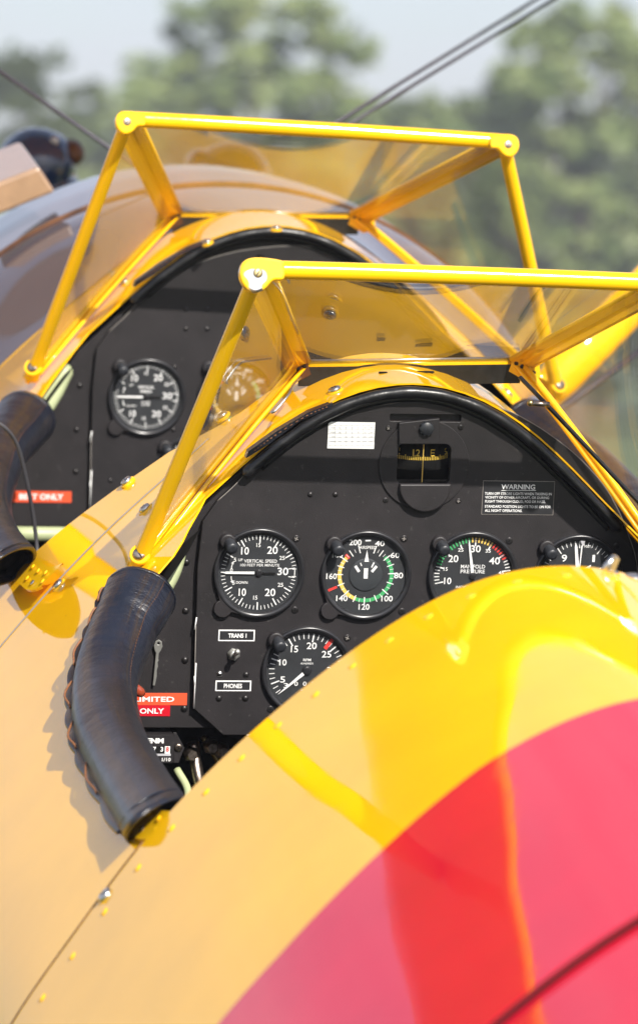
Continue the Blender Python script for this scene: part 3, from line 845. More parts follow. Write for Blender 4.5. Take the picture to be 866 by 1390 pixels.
# ------------------------------------------------------------------ gauges
RO = .0442
def gauge(name, px, py, spec, parent=PLANE, Y=YM, dY=0, dz=0, R_=RO, knob=(-.76, .70), lobe=True, label=None):
    x, z = on(px, py, Y)
    root = empty(name, parent, (x, Y+dY-.0016, z+dz))
    if label: root['label'] = label
    k = R_
    mb = MB()   # case: flange ring, bezel, inner wall
    mb.lathe((0, 0, 0), (0, -1, 0), [(k*1.0, -.0014), (k*1.0, .0030), (k*.985, .0042), (k*.955, .0046), (k*.93, .0040), (k*.905, .0036), (k*.895, .0028), (k*.885, -.0010)], 'gloss_black', 72)
    if lobe:
        # case corner lobe with a screw, lower left
        a = radians(226); c = Vector((cos(a)*k*1.10, 0, sin(a)*k*1.10))
        poly = []
        for i in range(25):
            b = a+radians(-110+220*i/24); poly.append((c.x+cos(b)*k*.20, c.z+sin(b)*k*.20))
        t = Vector((-sin(a), cos(a)))
        poly = [(cos(a-.42)*k*.99, sin(a-.42)*k*.99)]+poly+[(cos(a+.42)*k*.99, sin(a+.42)*k*.99)]
        vs, fs = curve_plate([poly], .0034, .0008); mb.add([v+Vector((0, -.0014, 0)) for v in vs], fs, 'panel_black')
        screw(mb, c+Vector((-.0, -.0032, 0)), (0, -1, 0), k*.075, 'screw_black', 'interior_black', False, .2, .1)
    mb.build('bezel', root)
    mb = MB(); mb.lathe((0, 0, 0), (0, -1, 0), [(k*.89, -.0009), (.0001, -.0008)], 'dial_black', 64)
    if spec == 'asi': mb.lathe((0, 0, 0), (0, -1, 0), [(k*.365, -.0008), (k*.36, .0001), (k*.345, .0003), (.0001, .0003)], 'dial_hub', 48)
    mb.build('dial', root)
    M = MB(); d = -.00068
    W = 'marking_white'
    def tick(a, r0, r1, w, mat=W, dd=d):
        a = radians(a); quad(M, k*r0*cos(a), k*r0*sin(a), k*r1*cos(a), k*r1*sin(a), k*w, dd, mat)
    def T(b, x_, z_, h, w=None, bold=.012, mat=W, rot=0): put_text(M, b, k*x_, k*z_, k*h, d, mat, None if w is None else k*w, bold, rot)
    N = MB(); nd = .0008
    def needle(a, r0, r1, w0, w1, mat=W, tip=.08, dd=nd):
        ar = radians(a); c_, s__ = cos(ar), sin(ar)
        pts = [(r0, -w0/2), (r1-tip, -w1/2), (r1, 0), (r1-tip, w1/2), (r0, w0/2)]
        P = [(k*(r*c_-t*s__), k*(r*s__+t*c_)) for r, t in pts]
        N.prism(P, dd, dd+.0004, mat)
    if spec == 'vsi' or spec == 'vsi_f':
        for i in range(0, 31):
            for sg in (1, -1):
                a = 180-sg*6*i
                if i == 30: continue
                if i % 5 == 0 and i: tick(a, .66, .83, .026)
                elif i: tick(a, .74, .83, .014)
        tick(180, .74, .83, .018)
        M_ = [(7.5, .66, .80, .018), (-7.5, .66, .80, .018)]
        for a, r0, r1, w in M_: tick(a, r0, r1, w)
        quad(M, k*.79, k*.10, k*.79, -k*.10, k*.018, d, W)
        T('10', -.32, .48, .17, .17); T('20', .28, .50, .17, .23); T('10', -.34, -.44, .17, .16); T('20', .27, -.44, .17, .23)
        T('15', -.03, .61, .09, .09); T('15', -.05, -.56, .09, .09); T('30', .53, .03, .17, .24)
        T('25', .50, .33, .09, .12); T('25', .49, -.27, .09, .12)
        if spec == 'vsi':
            T('VERTICAL SPEED', .03, .255, .075, .72, .008); T('100 FEET PER MINUTE', .02, .165, .06, .86, .006)
            T('5', -.53, .28, .09); T('UP', -.41, .28, .06); T('5', -.54, -.23, .09); T('DOWN', -.36, -.225, .06, .25)
            T('0', -.60, .05, .09)
        else:
            T('VERTICAL', -.02, .25, .075, .42, .02); T('SPEED', -.02, .14, .075, .30, .02); T('UP', -.40, .30, .06); T('DOWN', -.38, -.24, .05, .24); T('X1000', -.02, -.14, .05, .24); T('F.P.M', -.02, -.21, .05, .20)
        for sg in (1, -1):
            pts = [(-.60+.055*t*t*.6, sg*(.09+.13*t)) for t in lin(0, 1, 5)]
            for i in range(4): quad(M, k*pts[i][0], k*pts[i][1], k*pts[i+1][0], k*pts[i+1][1], k*.018, d, W)
            quad(M, k*-.585, k*sg*.19, k*-.555, k*sg*.25, k*.06, d, W, w1=k*.004)
        needle(180, .10, .80, .055, .05)
        N.prism([(k*-.1, k*.02), (k*.36, k*.008), (k*.36, -k*.03), (k*-.1, -k*.02)], nd-.0001, nd+.0001, 'interior_black')
        N.lathe((0, 0, 0), (0, -1, 0), [(k*.075, -.0008), (k*.075, .0013), (k*.06, .0016), (.0001, .0017)], 'gloss_black', 24)
    if spec == 'asi':
        arc_band(M, k*.535, k*.615, 44, -110, d, 'marking_green'); arc_band(M, k*.535, k*.615, -110, -222, d, 'marking_yellow')
        arc_band(M, k*.52, k*.64, 133, 139, d-.00002+.00004, 'marking_red', 6)
        tick(-156, .68, .91, .055, 'marking_red')
        sc = [(72, 40), (40, 60), (3, 80), (-40, 100), (-90, 120), (-135, 140), (-180, 160), (-215, 180), (-254, 200)]
        for i in range(len(sc)):
            a = sc[i][0]; tick(a, .50, .68, .022, W, d+.00006)
            if i < len(sc)-1:
                b = sc[i+1][0]
                tick((a+b)/2, .50, .66, .020, W, d+.00006)
                for t in (.25, .75): tick(a+(b-a)*t, .545, .625, .010, W, d+.00006)
        T('40', .28, .70, .12, .21); T('60', .63, .44, .12, .20); T('80', .73, -.01, .13, .20); T('100', .50, -.53, .13, .25); T('120', 0, -.72, .13, .24)
        T('140', -.50, -.53, .13, .25); T('160', -.75, -.04, .13, .23); T('180', -.64, .44, .13, .23); T('200', -.26, .72, .13, .27)
        quad(M, -k*.04, k*.76, k*.08, k*.765, k*.03, d, W)
        T('AIRSPEED', .02, .61, .07, .38, .008)
        H = .00035
        def hq(x0, z0, x1, z1, w): quad(M, k*x0, k*z0, k*x1, k*z1, k*w, H, W)
        hq(0, -.08, 0, .15, .09); hq(-.24, .20, -.15, .07, .06); hq(.23, .20, .13, .07, .06); hq(-.13, .27, -.10, .20, .02); hq(.12, .17, .17, .28, .03)
        needle(90, .30, .56, .10, .075, tip=.20, dd=.0010)
    if spec == 'map':
        for i in range(0, 41):
            a = 193-26.4*i/5; mt = W
            if 166 > a > 96: mt = 'marking_green'
            elif 96 >= a > 60: mt = 'marking_yellow'
            elif 60 >= a > 28: mt = 'marking_red'
            if i % 5 == 0: tick(a, .66, .83, .028)
            tick(a, .74, .85, .020 if mt == W else .034, mt)
        for v, a, h, w, r_ in (('10', 193, .15, .16, .56), ('15', 167, .08, .09, .62), ('20', 140, .16, .22, .58), ('25', 117, .08, .12, .64), ('30', 86, .16, .22, .60), ('35', 60, .08, .12, .64), ('40', 35, .16, .24, .58), ('45', 6, .08, .12, .64), ('50', -18, .16, .24, .56)):
            T(v, r_*cos(radians(a)), r_*sin(radians(a)), h, w)
        T('MANIFOLD', .0, .20, .085, .54, .01); T('PRESSURE', .0, .09, .085, .54, .01); T('INCHES MERCURY', .0, -.26, .055, .72, .008); T('ABSOLUTE', 0, -.35, .05, .40, .008)
        needle(99, .05, .82, .07, .035, tip=.10)
        N.prism([(k*-.03, k*.1), (k*.03, k*.1), (k*.05, -k*.3), (k*-.02, -k*.3)], nd-.0001, nd+.0001, 'interior_black')
        N.lathe((0, 0, 0), (0, -1, 0), [(k*.075, -.0008), (k*.075, .0013), (k*.06, .0016), (.0001, .0017)], 'gloss_black', 24)
    if spec == 'alt':
        for i in range(50):
            a = 90-7.2*i; tick(a, .74 if i % 5 else .68, .84, .022 if i % 5 == 0 else .014)
        for v in range(10):
            if v == 0: continue
            a = radians(90-36*v); T(str(v), .56*cos(a), .56*sin(a), .16, .06 if v == 1 else .12)
        T('ALT', .30, -.01, .13, .28); T('29.92', .56, -.14, .08, .24); T('FEET', .18, .72, .05, .14)
        needle(97, .0, .82, .09, .06, tip=.10); needle(50, .0, .42, .05, .13, tip=.16, dd=.0016)
        needle(87, .1, .78, .02, .03, tip=.05, dd=.0014)
        N.prism([(k*.0, k*.86), (k*.11, k*.86), (k*.055, k*.72)], .0014, .0018, 'card_grey')
    if spec == 'rpm':
        f_ = lambda v: 242-8.05*v
        for v2 in range(6, 71):
            v = v2/2
            if v2 % 10 == 0: tick(f_(v), .64, .83, .028)
            elif v2 % 2 == 0: tick(f_(v), .71, .83, .016)
        for v, h, w in ((3, .11, .10), (5, .14, .11), (10, .14, .16), (15, .15, .16), (20, .15, .22), (25, .15, .21), (30, .15, .22), (35, .14, .2)):
            a = radians(f_(v)); T(str(v), .56*cos(a), .56*sin(a), h, w)
        tick(f_(23.6), .62, .88, .085, 'marking_red', d+.0001)
        T('RPM', 0, .235, .06, .17); T('HUNDREDS', 0, .155, .04, .28)
        for i in range(4):
            xx = -.22+.19*i; quad(M, k*(xx-.06), -k*.30, k*(xx+.06), -k*.30, k*.14, d-.00002+.0001, 'gloss_black'); put_text(M, '0', k*xx, -k*.30, k*.10, d+.0002, W, k*.08)
        T('HOURS', 0, -.44, .05, .2)
        needle(221, .10, .82, .075, .028, tip=.14)
        N.lathe((0, 0, 0), (0, -1, 0), [(k*.10, -.0008), (k*.10, .0013), (k*.08, .0018), (.0001, .0019)], 'gloss_black', 24)
    M.build('dial_markings', root); N.build('needle', root)
    mb = MB(); mb.lathe((0, 0, 0), (0, -1, 0), [(k*.897, .0026), (.0001, .00262)], 'dial_glass', 48)
    mb.lathe((0, 0, 0), (0, -1, 0), [(k*.897, .0032), (.0001, .00322)], 'dial_glass', 48)
    mb.build('gauge_glass', root)
    if knob:
        mb = MB(); c = Vector((knob[0]*k, 0, knob[1]*k))
        mb.lathe(c, (0, -1, 0), [(k*.175, 0), (k*.175, .004), (k*.16, .0052), (k*.13, .0055)], 'panel_black', 28)
        # tapered, cut-corner adjusting cap pointing at the pilot
        mb.lathe(c+Vector((k*.02, 0, 0)), (.10, -1, -.22), [(k*.12, .004), (k*.128, .008), (k*.138, .017), (k*.118, .0188), (k*.05, .0190), (.0001, .0191)], 'knob_black', 8)
        mb.build('cover_knob', root)
    return root
gauge('vertical_speed_indicator', 351, 777, 'vsi', knob=(-.72, .70))
gauge('airspeed_indicator', 496, 780, 'asi', knob=(-.74, .70))
gauge('manifold_pressure_gauge', 641, 781, 'map', knob=(-.78, .72), lobe=False)
gauge('altimeter', 784, 785, 'alt', knob=(-.75, .70), lobe=False)
gauge('tachometer', 416, 910, 'rpm', knob=(-.72, .70), lobe=False)
gauge('vertical_speed_indicator', 351+3, 777+2, 'vsi_f', dY=.85, dz=.009, knob=(-.72, .80), label='vertical speed dial on the black front panel')
gauge('airspeed_indicator', 496, 780, 'asi', dY=.85, dz=.010, knob=(-.74, .76), label='airspeed dial on the front panel, half hidden behind the rear windscreen post')
gauge('tachometer', 416+9, 910-14, 'rpm', dY=.85, dz=.006, knob=(-.72, .70), lobe=False, label='tachometer on the front panel, hidden by the yellow deck except its knob')

# magnetic compass
x, z = on(575, 630, YM)
CP = empty('magnetic_compass', PLANE, (x, YM, z))
def lo(px, py): a, b = on(px, py, YM); return a-x, b-z
mb = MB()
ring = [(.0440*cos(2*pi*i/64), .0440*sin(2*pi*i/64)) for i in range(64)]
hole_ = rrect(*lo(537, 656), *lo(612, 602), .006)
vs, fs = curve_plate([ring, hole_], .0022, .0005); mb.add([v+Vector((0, -.0012, 0)) for v in vs], fs, 'panel_black')
# lower bulged cover and upper bracket
low = [lo(541, 655), lo(610, 655)]+[lo(575+35*cos(a), 657+36*sin(a)) for a in lin(.15, pi-.15, 14)]
vs, fs = curve_plate([low], .0045, .0014); mb.add([v+Vector((0, -.0045, 0)) for v in vs], fs, 'panel_black')
uppr = [lo(540, 601), lo(595, 601), lo(595, 566), lo(540, 572)]
vs, fs = curve_plate([uppr], .0035, .0008); mb.add([v+Vector((0, -.004, 0)) for v in vs], fs, 'panel_black')
mb.build('compass_body', CP)
mb = MB(); c = Vector((*lo(577, 579), 0)).xzy
mb.lathe(c+Vector((0, -.005, 0)), (0, -1, 0), [(.0066, 0), (.0066, .005), (.0058, .006), (.0001, .0062)], 'knob_black', 24)
for k_ in range(10): a = 2*pi*k_/10; mb.tube([c+Vector((.0064*cos(a), -.006, .0064*sin(a))), c+Vector((.0064*cos(a), -.0105, .0064*sin(a)))], .0008, 'knob_black', 6)
mb.build('light_knob', CP)
mb = MB(); c = Vector((0, .022, 0)); vs = []; n_ = 24; h = .0085
top_, bot = lo(575, 626)[1], lo(575, 664)[1]
for i in range(n_+1):
    a = radians(-65+130*i/n_); vs += [(.034*sin(a), .030-.034*cos(a)+.012, lo(575, 600)[1]), (.034*sin(a), .030-.034*cos(a)+.012, lo(575, 641)[1])]
mb.add(vs, [(2*i, 2*i+1, 2*i+3, 2*i+2) for i in range(n_)], 'interior_black')
mb.box((0, .033, -.0), (.045, .002, .03), 'interior_black')
mb.box((0, .018, lo(575, 662)[1]), (.045, .018, .002), 'interior_black'); mb.box((0, .018, lo(575, 596)[1]), (.045, .018, .002), 'interior_black')
def onc(px, r_=.0338):
    X = lo(px+2, 630)[0]/ .97; a = math.asin(max(-.95, min(.95, X/.034))); return X, .042-.034*cos(a)-.0003
for i, px in enumerate(lin(540, 609, 31)):
    X, Yc = onc(px); big_ = i % 5 == 0
    z0 = lo(575, 627)[1]; z1 = z0+(.0048 if big_ else .0034)
    mb.add([(X-.0004, Yc, z0), (X+.0004, Yc, z0), (X+.0004, Yc, z1), (X-.0004, Yc, z1)], [(0, 1, 2, 3)], 'compass_yellow')
mb.build('compass_card', CP)
mb = MB()
for b, px in (('15', 544), ('12', 565), ('E', 586), ('6', 605)):
    X, Yc = onc(px); put_text(mb, b, X, lo(575, 617)[1], .0068, -Yc, 'compass_yellow', (.0072 if len(b) > 1 else .005), .01)
X0 = lo(574, 629)[0]; mb.box((X0, .0002, lo(575, 629)[1]), (.0003, .0003, .0185), 'marking_yellow')
mb.build('card_figures', CP)
mb = MB(); mb.box((lo(575, 629)[0], .0025, lo(575, 629)[1]), (.028, .0004, .0205), 'dial_glass'); mb.build('compass_glass', CP)
for px, py in ((524, 607), (627, 607), (522, 641), (628, 641), (554, 587), (599, 587)):
    a, b = lo(px, py); mb = MB(); screw(mb, (a, -.0022 if px not in (554, 599) else -.0058 if px < 590 else -.0022, b), (0, -1, 0), .0028, 'screw_black', 'interior_black', False, .2, random.random()*3); mb.build('compass_screw', CP)
a, b = lo(552, 673); mb = MB(); screw(mb, (a, -.0066, b), (0, -1, 0), .0032, 'brass', 'interior_black', False, .4, 1.5)
a, b = lo(597, 673); screw(mb, (a, -.0066, b), (0, -1, 0), .0032, 'screw_black', 'interior_black', False, .2, .5)
put_text(mb, 'N-S', *lo(575, 667), .0028, .0070, 'wear_line'); put_text(mb, 'E-W', *lo(575, 680), .0028, .0070, 'wear_line')
mb.build('corrector_screw', CP)

# placards, cards, tapes -------------------------------------------------------
def placard(name, px0, py0, px1, py1, border, face, lines, Y=YM, bw=.0012, parent=PLANE, dY=0, pxf=None, face_off=0):
    f_ = (lambda a, b: on(a, b, Y)) if pxf is None else pxf
    x0, z0 = f_(px0, py1); x1, z1 = f_(px1, py0); mb = MB()
    yb = Y+dY
    mb.box(((x0+x1)/2, yb-.0005, (z0+z1)/2), ((x1-x0)/2, .0006, (z1-z0)/2), border)
    if face != border: mb.box(((x0+x1)/2, yb-.0008, (z0+z1)/2), ((x1-x0)/2-bw, .0005, (z1-z0)/2-bw), face)
    ob = mb.build(name, parent)
    mb = MB()
    for (txt, cx_, cy_, hpx, wpx, col, bold) in lines:
        a, b = f_(cx_, cy_); s_ = (x1-x0)/(px1-px0)
        put_text(mb, txt, a, b, hpx*s_, -yb+.0014, col, wpx*s_ if wpx else None, bold)
    if lines: mb.build('lettering', ob)
    return ob
W = 'marking_white'
wp = placard('warning_placard', 653, 653, 753, 698, 'wear_line', 'placard_black', [
    ('WARNING', 703, 660.5, 7.0, 47, W, .02), ('TURN OFF STROBE LIGHTS WHEN TAXIING IN', 703, 669.8, 3.7, 93, W, .012), ('VICINITY OF OTHER AIRCRAFT, OR DURING', 701.5, 675.2, 4.0, 89, W, .012),
    ('FLIGHT THROUGH CLOUD, FOG OR HAZE.', 699, 680.6, 4.0, 84, W, .012), ('STANDARD POSITION LIGHTS TO BE ON FOR', 702.5, 687.3, 3.7, 92, W, .012), ('ALL NIGHT OPERATIONS.', 683, 692.7, 3.7, 52, W, .012)], bw=.0005)
mb = MB(); a = on(680, 665.3, YM); b = on(727, 665.3, YM); quad(mb, a[0], a[1], b[0], b[1], .0005, -YM+.00145, W); mb.build('underline', wp)
cd = placard('deviation_card', 443, 572, 510, 609, 'gloss_black', 'card_white', [], bw=.0006)
mb = MB()
for i in range(9):
    a = on(447+i*7.6, 576, YM); b = on(447+i*7.6, 605, YM); quad(mb, a[0], a[1], b[0], b[1], .00022, -YM+.0015, 'card_grey')
for j in range(6):
    a = on(445, 577+j*5.4, YM); b = on(508, 577+j*5.4, YM); quad(mb, a[0], a[1], b[0], b[1], .00022, -YM+.0015, 'card_grey')
for j, words in enumerate((('FOR', 'N', '30', '60', 'E', '120', '150'), ('STEER', '358', '29', '61', '92', '121', '149'), ('FOR', 'S', '210', '240', 'W', '300', '330'), ('STEER', '181', '212', '239', '268', '299', '331'))):
    for i, w_ in enumerate(words):
        a = on(452+i*8.6, 580+j*6.2, YM); put_text(mb, w_, *a, .0014, -YM+.0015, 'card_grey', None, .01)
mb.build('lettering', cd)
placard('switch_label', 296, 855, 346, 870, W, 'placard_black', [('TRANS 1', 322, 862.6, 6.2, 25, W, .03)])
pl = placard('socket_label', 292, 924, 341, 938, W, 'placard_black', [('PHONES', 316, 931, 6.4, 25, W, .02)])
def tape(px0, py0, px1, py1, mat, txt, cx_, cy_, h, w, pxf=None, Y=YP, name='embossed_tape'):
    f_ = (lambda a, b: on(a, b, Y)) if pxf is None else pxf
    return placard(name, px0, py0, px1, py1, mat, mat, [(txt, cx_, cy_, h, w, W, .02)], Y=Y, pxf=pxf)
tape(150, 941, 254, 957, 'tape_orange', 'LIMITED', 209, 949, 7, 55, Y=YP-.0)['label'] = 'orange-red embossed tape reading limited'
tape(150, 957.5, 231, 972, 'tape_red', 'ONLY', 206, 965, 7.5, 33, Y=YP)['label'] = 'dark red embossed tape reading only'
def fpx(a, b): q = un(a, b, YP+.85); return q.x, q.z
mb = MB()
x0, z0 = fpx(10, 681); x1, z1 = fpx(97, 667)
mb.box(((x0+x1)/2, YP+.85-.0006, (z0+z1)/2), ((x1-x0)/2, .0006, (z1-z0)/2), 'tape_orange')
tp = mb.build('embossed_tape', PLANE); tp['label'] = 'orange embossed tape on the front panel behind the black cable'
mb = MB(); put_text(mb, 'BELT ONLY', *fpx(56, 674), .0068, -(YP+.85)+.0013, W, .050, .03); mb.build('lettering', tp)

# toggle switch
x, z = on(317, 888, YM); c = Vector((x, YM, z)); mb = MB()
mb.lathe(c, (0, -1, 0), [(.0062, 0), (.0064, .0025), (.0050, .0030), (.0050, .0060), (.0040, .0068), (.0001, .0070)], 'key_metal', 6)
sw = mb.build('toggle_switch', PLANE)
mb = MB(); mb.tube([c+Vector((0, -.006, 0)), c+Vector((.0, -.012, .003)), c+Vector((.0005, -.019, .0065))], [.0018, .0021, .0028], 'key_metal', 14); mb.sphere(c+Vector((.0005, -.0195, .0068)), .0030, 'key_metal'); mb.build('switch_lever', sw)
# key in the left side panel, with the crescent scratch round it
x, z = on(213, 884, YP); c = Vector((x, YP-.004, z)); mb = MB()
kv = []
bow = [(-.0030, .002), (-.0042, .006), (-.0030, .0105), (0, .0125), (.0030, .0105), (.0042, .006), (.0030, .002), (.0014, -.001), (.0014, -.006), (.0020, -.008), (.0012, -.010), (.0019, -.014), (.0012, -.018), (.0018, -.024), (.0010, -.033), (-.0010, -.033), (-.0014, -.001)]
vs, fs = curve_plate([bow, [(.0014*cos(a), .0088+.0014*sin(a)) for a in lin(0, 2*pi*.93, 12)]], .0016, .0003); mb.add([c+Matrix.Rotation(.07, 3, 'Y') @ v for v in vs], fs, 'key_metal')
mb.tube([c+Vector((0, 0, .0095)), c+Vector((0, .004, .010))], .0009, 'steel', 8)
mb.build('ignition_key', PLANE)
mb = MB(); pts = [Vector((*on(a, b, YP), 0)).xzy+Vector((0, YP-.0001, 0)) for a, b in ((196, 898), (206, 900), (216, 900), (226, 897), (237, 892))]
for i in range(4):
    quad(mb, pts[i].x, pts[i].z, pts[i+1].x, pts[i+1].z, .0004+.0003*i, -YP+.0002, 'wear_line', w1=.0007+.0003*i if i < 3 else .0002)
mb.build('scratch', P_R)
# red lever
mb = MB(); a = un(168, 915, -.07); b = un(184, 934, -.03)+Vector((0, 0, 0)); e = un(194, 943, -.055)
mb.tube(catmull([a, un(178, 930, -.06), e], 6), [.0030, .0031, .0033, .0035, .0038, .0041, .0044, .0047, .0050, .0052, .0052, .0048, .0034], 'knob_red', 14); mb.build('mixture_lever', PLANE)

# hour meter under the left side panel
x0, z0 = on(168, 1036, YP); x1, z1 = on(236, 996, YP); HM = MB()
HM.box(((x0+x1)/2, YP+.010, (z0+z1)/2), ((x1-x0)/2, .014, (z1-z0)/2), 'panel_black', None, .0012)
hx = [on(236, 996, YP), on(240, 996, YP), on(251, 1017, YP), on(243, 1037, YP), on(236, 1037, YP)]
vs, fs = curve_plate([hx[::-1]], .002, .0004); HM.add([v+Vector((0, YP+.004, 0)) for v in vs], fs, 'panel_black')
hm = HM.build('hour_meter', PLANE)
mb = MB(); f_ = lambda a, b: on(a, b, YP); dd = -YP+.0042
put_text(mb, 'ENM', *f_(210, 1004.5), .0052, dd, W, .0165, .05)
a = f_(196, 1017); b = f_(231, 1017); quad(mb, a[0], a[1], b[0], b[1], .0075, dd, 'interior_black')
for t_, px in (('0', 201), ('7', 209), ('3', 219)): put_text(mb, t_, *f_(px, 1016), .0048, dd+.0001, W, None, .03)
a = f_(223, 1017); b = f_(230, 1017); quad(mb, a[0], a[1], b[0], b[1], .0075, dd+.0001, 'card_white'); put_text(mb, '8', *f_(226.5, 1016), .0048, dd+.0003, 'marking_red', None, .03)
a = f_(196, 1023.5); b = f_(231, 1023.5); quad(mb, a[0], a[1], b[0], b[1], .0022, dd+.0001, 'card_grey')
put_text(mb, '1/10', *f_(225, 1030), .0036, dd, W, .0085, .02)
mb.build('lettering', hm)
mb = MB(); screw(mb, Vector((*f_(242.5, 1016), 0)).xzy+Vector((0, YP+.002, 0)), (0, -1, 0), .0038, 'dark_steel', 'screw_black', True, .35, .5); mb.build('mounting_screw', hm)
# dim hardware below the panel
mb = MB()
for (a, b, e, r_, mt) in (((262, 1008, .05), (270, 1060, .03), (285, 1100, 0), .006, 'dark_steel'), ((275, 1000, .06), (300, 1040, .05), (330, 1090, .02), .003, 'brass'), ((240, 1045, .04), (255, 1075, .02), (250, 1110, -.02), .004, 'zinc_green')):
    mb.tube(catmull([un(*a), un(*b), un(*e)], 8), r_, mt, 10)
for px, py in ((285, 1012), (258, 1022), (300, 1018)):
    mb.lathe(un(px, py, .05), (0, -1, .1), [(.008, 0), (.008, .012), (.005, .014), (.005, .02)], 'dark_steel', 6)
mb.build('control_linkage', PLANE)
# pale green frame tubes
mb = MB(); mb.tube(catmull([un(240, 740, .003), un(237, 760, -.002), un(229, 782, -.012), un(212, 812, -.03)], 8), [.004, .0065, .0080, .0088]+[.0098]*21, 'zinc_green', 16); mb.build('frame_tube', PLANE)
mb = MB(); mb.tube(catmull([un(92, 496, .846), un(84, 512, .838), un(72, 536, .82), un(50, 570, .79)], 8), [.004, .0065, .0080, .0088]+[.0098]*21, 'zinc_green', 16); mb.build('frame_tube', PLANE)
mb = MB(); mb.tube([un(-60, 724, .8), un(160, 726, .8)], .0085, 'zinc_green', 14); mb.build('frame_tube', PLANE)

# wiring / clip on the right cowl
mb = MB()
a, b, e, g_ = un(735, 512, -.01), un(742, 555, -.015), un(790, 610, -.02), un(866, 690, -.02)
mb.tube(catmull([un(706, 512, .03), un(738, 545, .0), un(790, 600, -.01), un(850, 664, -.02), un(900, 715, -.03)], 8), .0022, 'rubber_black', 8)
mb.tube([un(718, 547, -.012), un(746, 549, -.016)], .0026, 'dark_steel', 12); mb.sphere(un(720, 547, -.012), .0033, 'brass')
mb.build('wiring', PLANE)
# same loops at the left gusset
mb = MB(); mb.tube(catmull([un(408, 512, .05), un(398, 522, .02), un(392, 535, .0), un(375, 556, -.01), un(368, 560, -.01)], 8), .0012, 'steel', 8); mb.build('lock_wire', PLANE)

# ------------------------------------------------------------------ far parts of the aircraft
# wires
def wire(p0, p1, r_=.0026, n_='bracing_wire'):
    mb = MB(); mb.tube([p0, p1], r_, 'wire_steel', 10); mb.build(n_, PLANE)
def ext(a, b, t): return a+(b-a)*t
a, b = un(428, 183, 1.25), un(725, 0, 1.9); wire(a, ext(a, b, 1.35), .0024)
a, b = un(448, 184, 1.25), un(748, 0, 1.9); wire(a, ext(a, b, 1.35), .0024)
a, b = un(214, 246, 1.28), un(0, 96, 1.5); wire(a, ext(a, b, 2.2), .0026)
# upper wing
def wing(x0, x1, yte, yle, zc, thick=.14, dih=.0, name='upper_wing', tips=True, gap=None):
    mb = MB(); N = 24; M = 36; vs = []
    for i in range(M+1):
        u_ = i/M; X = x0+(x1-x0)*u_
        e = min(1, (1-abs(2*u_-1))*6) if tips else 1
        sc = sqrt(max(.02, 1-(1-e)**2))
        ch = (yle-yte)*(.35+.65*sc); yc = (yle+yte)/2
        for k_ in range(2*N):
            t = k_/N if k_ < N else 2-k_/N
            th = thick*(2.2*(sqrt(t)*.2969*1.9-t*.30-.35*t*t*.9+.16*t**3))*sc*.75
            th = max(th, .002)
            zz = zc+dih*abs(X)+(th if k_ < N else -th*.35)
            vs.append((X, yc+ch/2-ch*t, zz))
    fs = []
    for i in range(M):
        for k_ in range(2*N):
            a = i*2*N+k_; b_ = i*2*N+(k_+1) % (2*N); fs.append((a, b_, b_+2*N, a+2*N))
    fs += [tuple(range(2*N)), tuple(M*2*N+k_ for k_ in range(2*N))]
    mb.add(vs, fs, 'yellow_paint', True); return mb.build(name, PLANE)
uw = wing(-4.7, 4.7, 1.25, 2.45, .67, .12)
mb = MB(); mb.tube([(-4.4, 1.262, .672), (4.4, 1.262, .672)], .018, 'frame_yellow', 16); mb.build('trailing_edge', uw)
wing(.44, 4.6, .0, 1.4, -.95, name='lower_wing', dih=.03); wing(-4.6, -.44, .0, 1.4, -.95, name='lower_wing', dih=.03)
# cabane strut seen beyond the right side
def strut(pts, wd, name='cabane_strut'):
    mb = MB(); P = catmull(pts, 8); n_ = len(P); vs = []
    for i, q in enumerate(P):
        T_ = (P[min(i+1, n_-1)]-P[max(i-1, 0)]).normalized(); w = T_.cross(Vector((0, 1, 0))).normalized(); f_ = Vector((0, 1, 0))
        ww = wd*(1 if i > 3 else .75+.06*i)
        for k_ in range(20):
            a = 2*pi*k_/20; vs.append(q+w*cos(a)*ww+f_*sin(a)*.022)
    mb.add(vs, [(i*20+k_, i*20+(k_+1) % 20, (i+1)*20+(k_+1) % 20, (i+1)*20+k_) for i in range(n_-1) for k_ in range(20)]+[tuple(range(20)), tuple((n_-1)*20+k_ for k_ in range(20))], 'yellow_paint', True)
    return mb.build(name, PLANE)
S0 = un(722, 552, 1.35); S1 = un(800, 470, 1.38); S2 = un(868, 400, 1.42); S3 = un(960, 300, 1.45)
strut([S0, S1, S2, S3, S3+(S3-S2)*3.2], .027)
strut([Vector(q) for q in ((-.42, 1.03, -.30), (-.62, 1.18, .0), (-.80, 1.31, .27), (-.87, 1.45, .40), (-1.0, 1.8, .655))], .030)
wire(un(700, 600, 1.3), un(960, 410, 1.5), .004)
# air scoop on the left of the nose
A_ = [un(-40, 262, 1.26), un(53, 226, 1.26), un(75, 260, 1.26), un(-40, 306, 1.26)]
mb = MB(); f_ = Vector((0, .22, .0)); B_ = [q+f_ for q in A_]
mb.add(A_+B_, [(0, 1, 2, 3), (4, 7, 6, 5), (0, 4, 5, 1), (1, 5, 6, 2), (2, 6, 7, 3), (3, 7, 4, 0)], 'scoop_shaded_yellow')
sc_ = mb.build('air_scoop', PLANE); md = sc_.modifiers.new('bevel', 'BEVEL'); md.width = .004; md.segments = 2
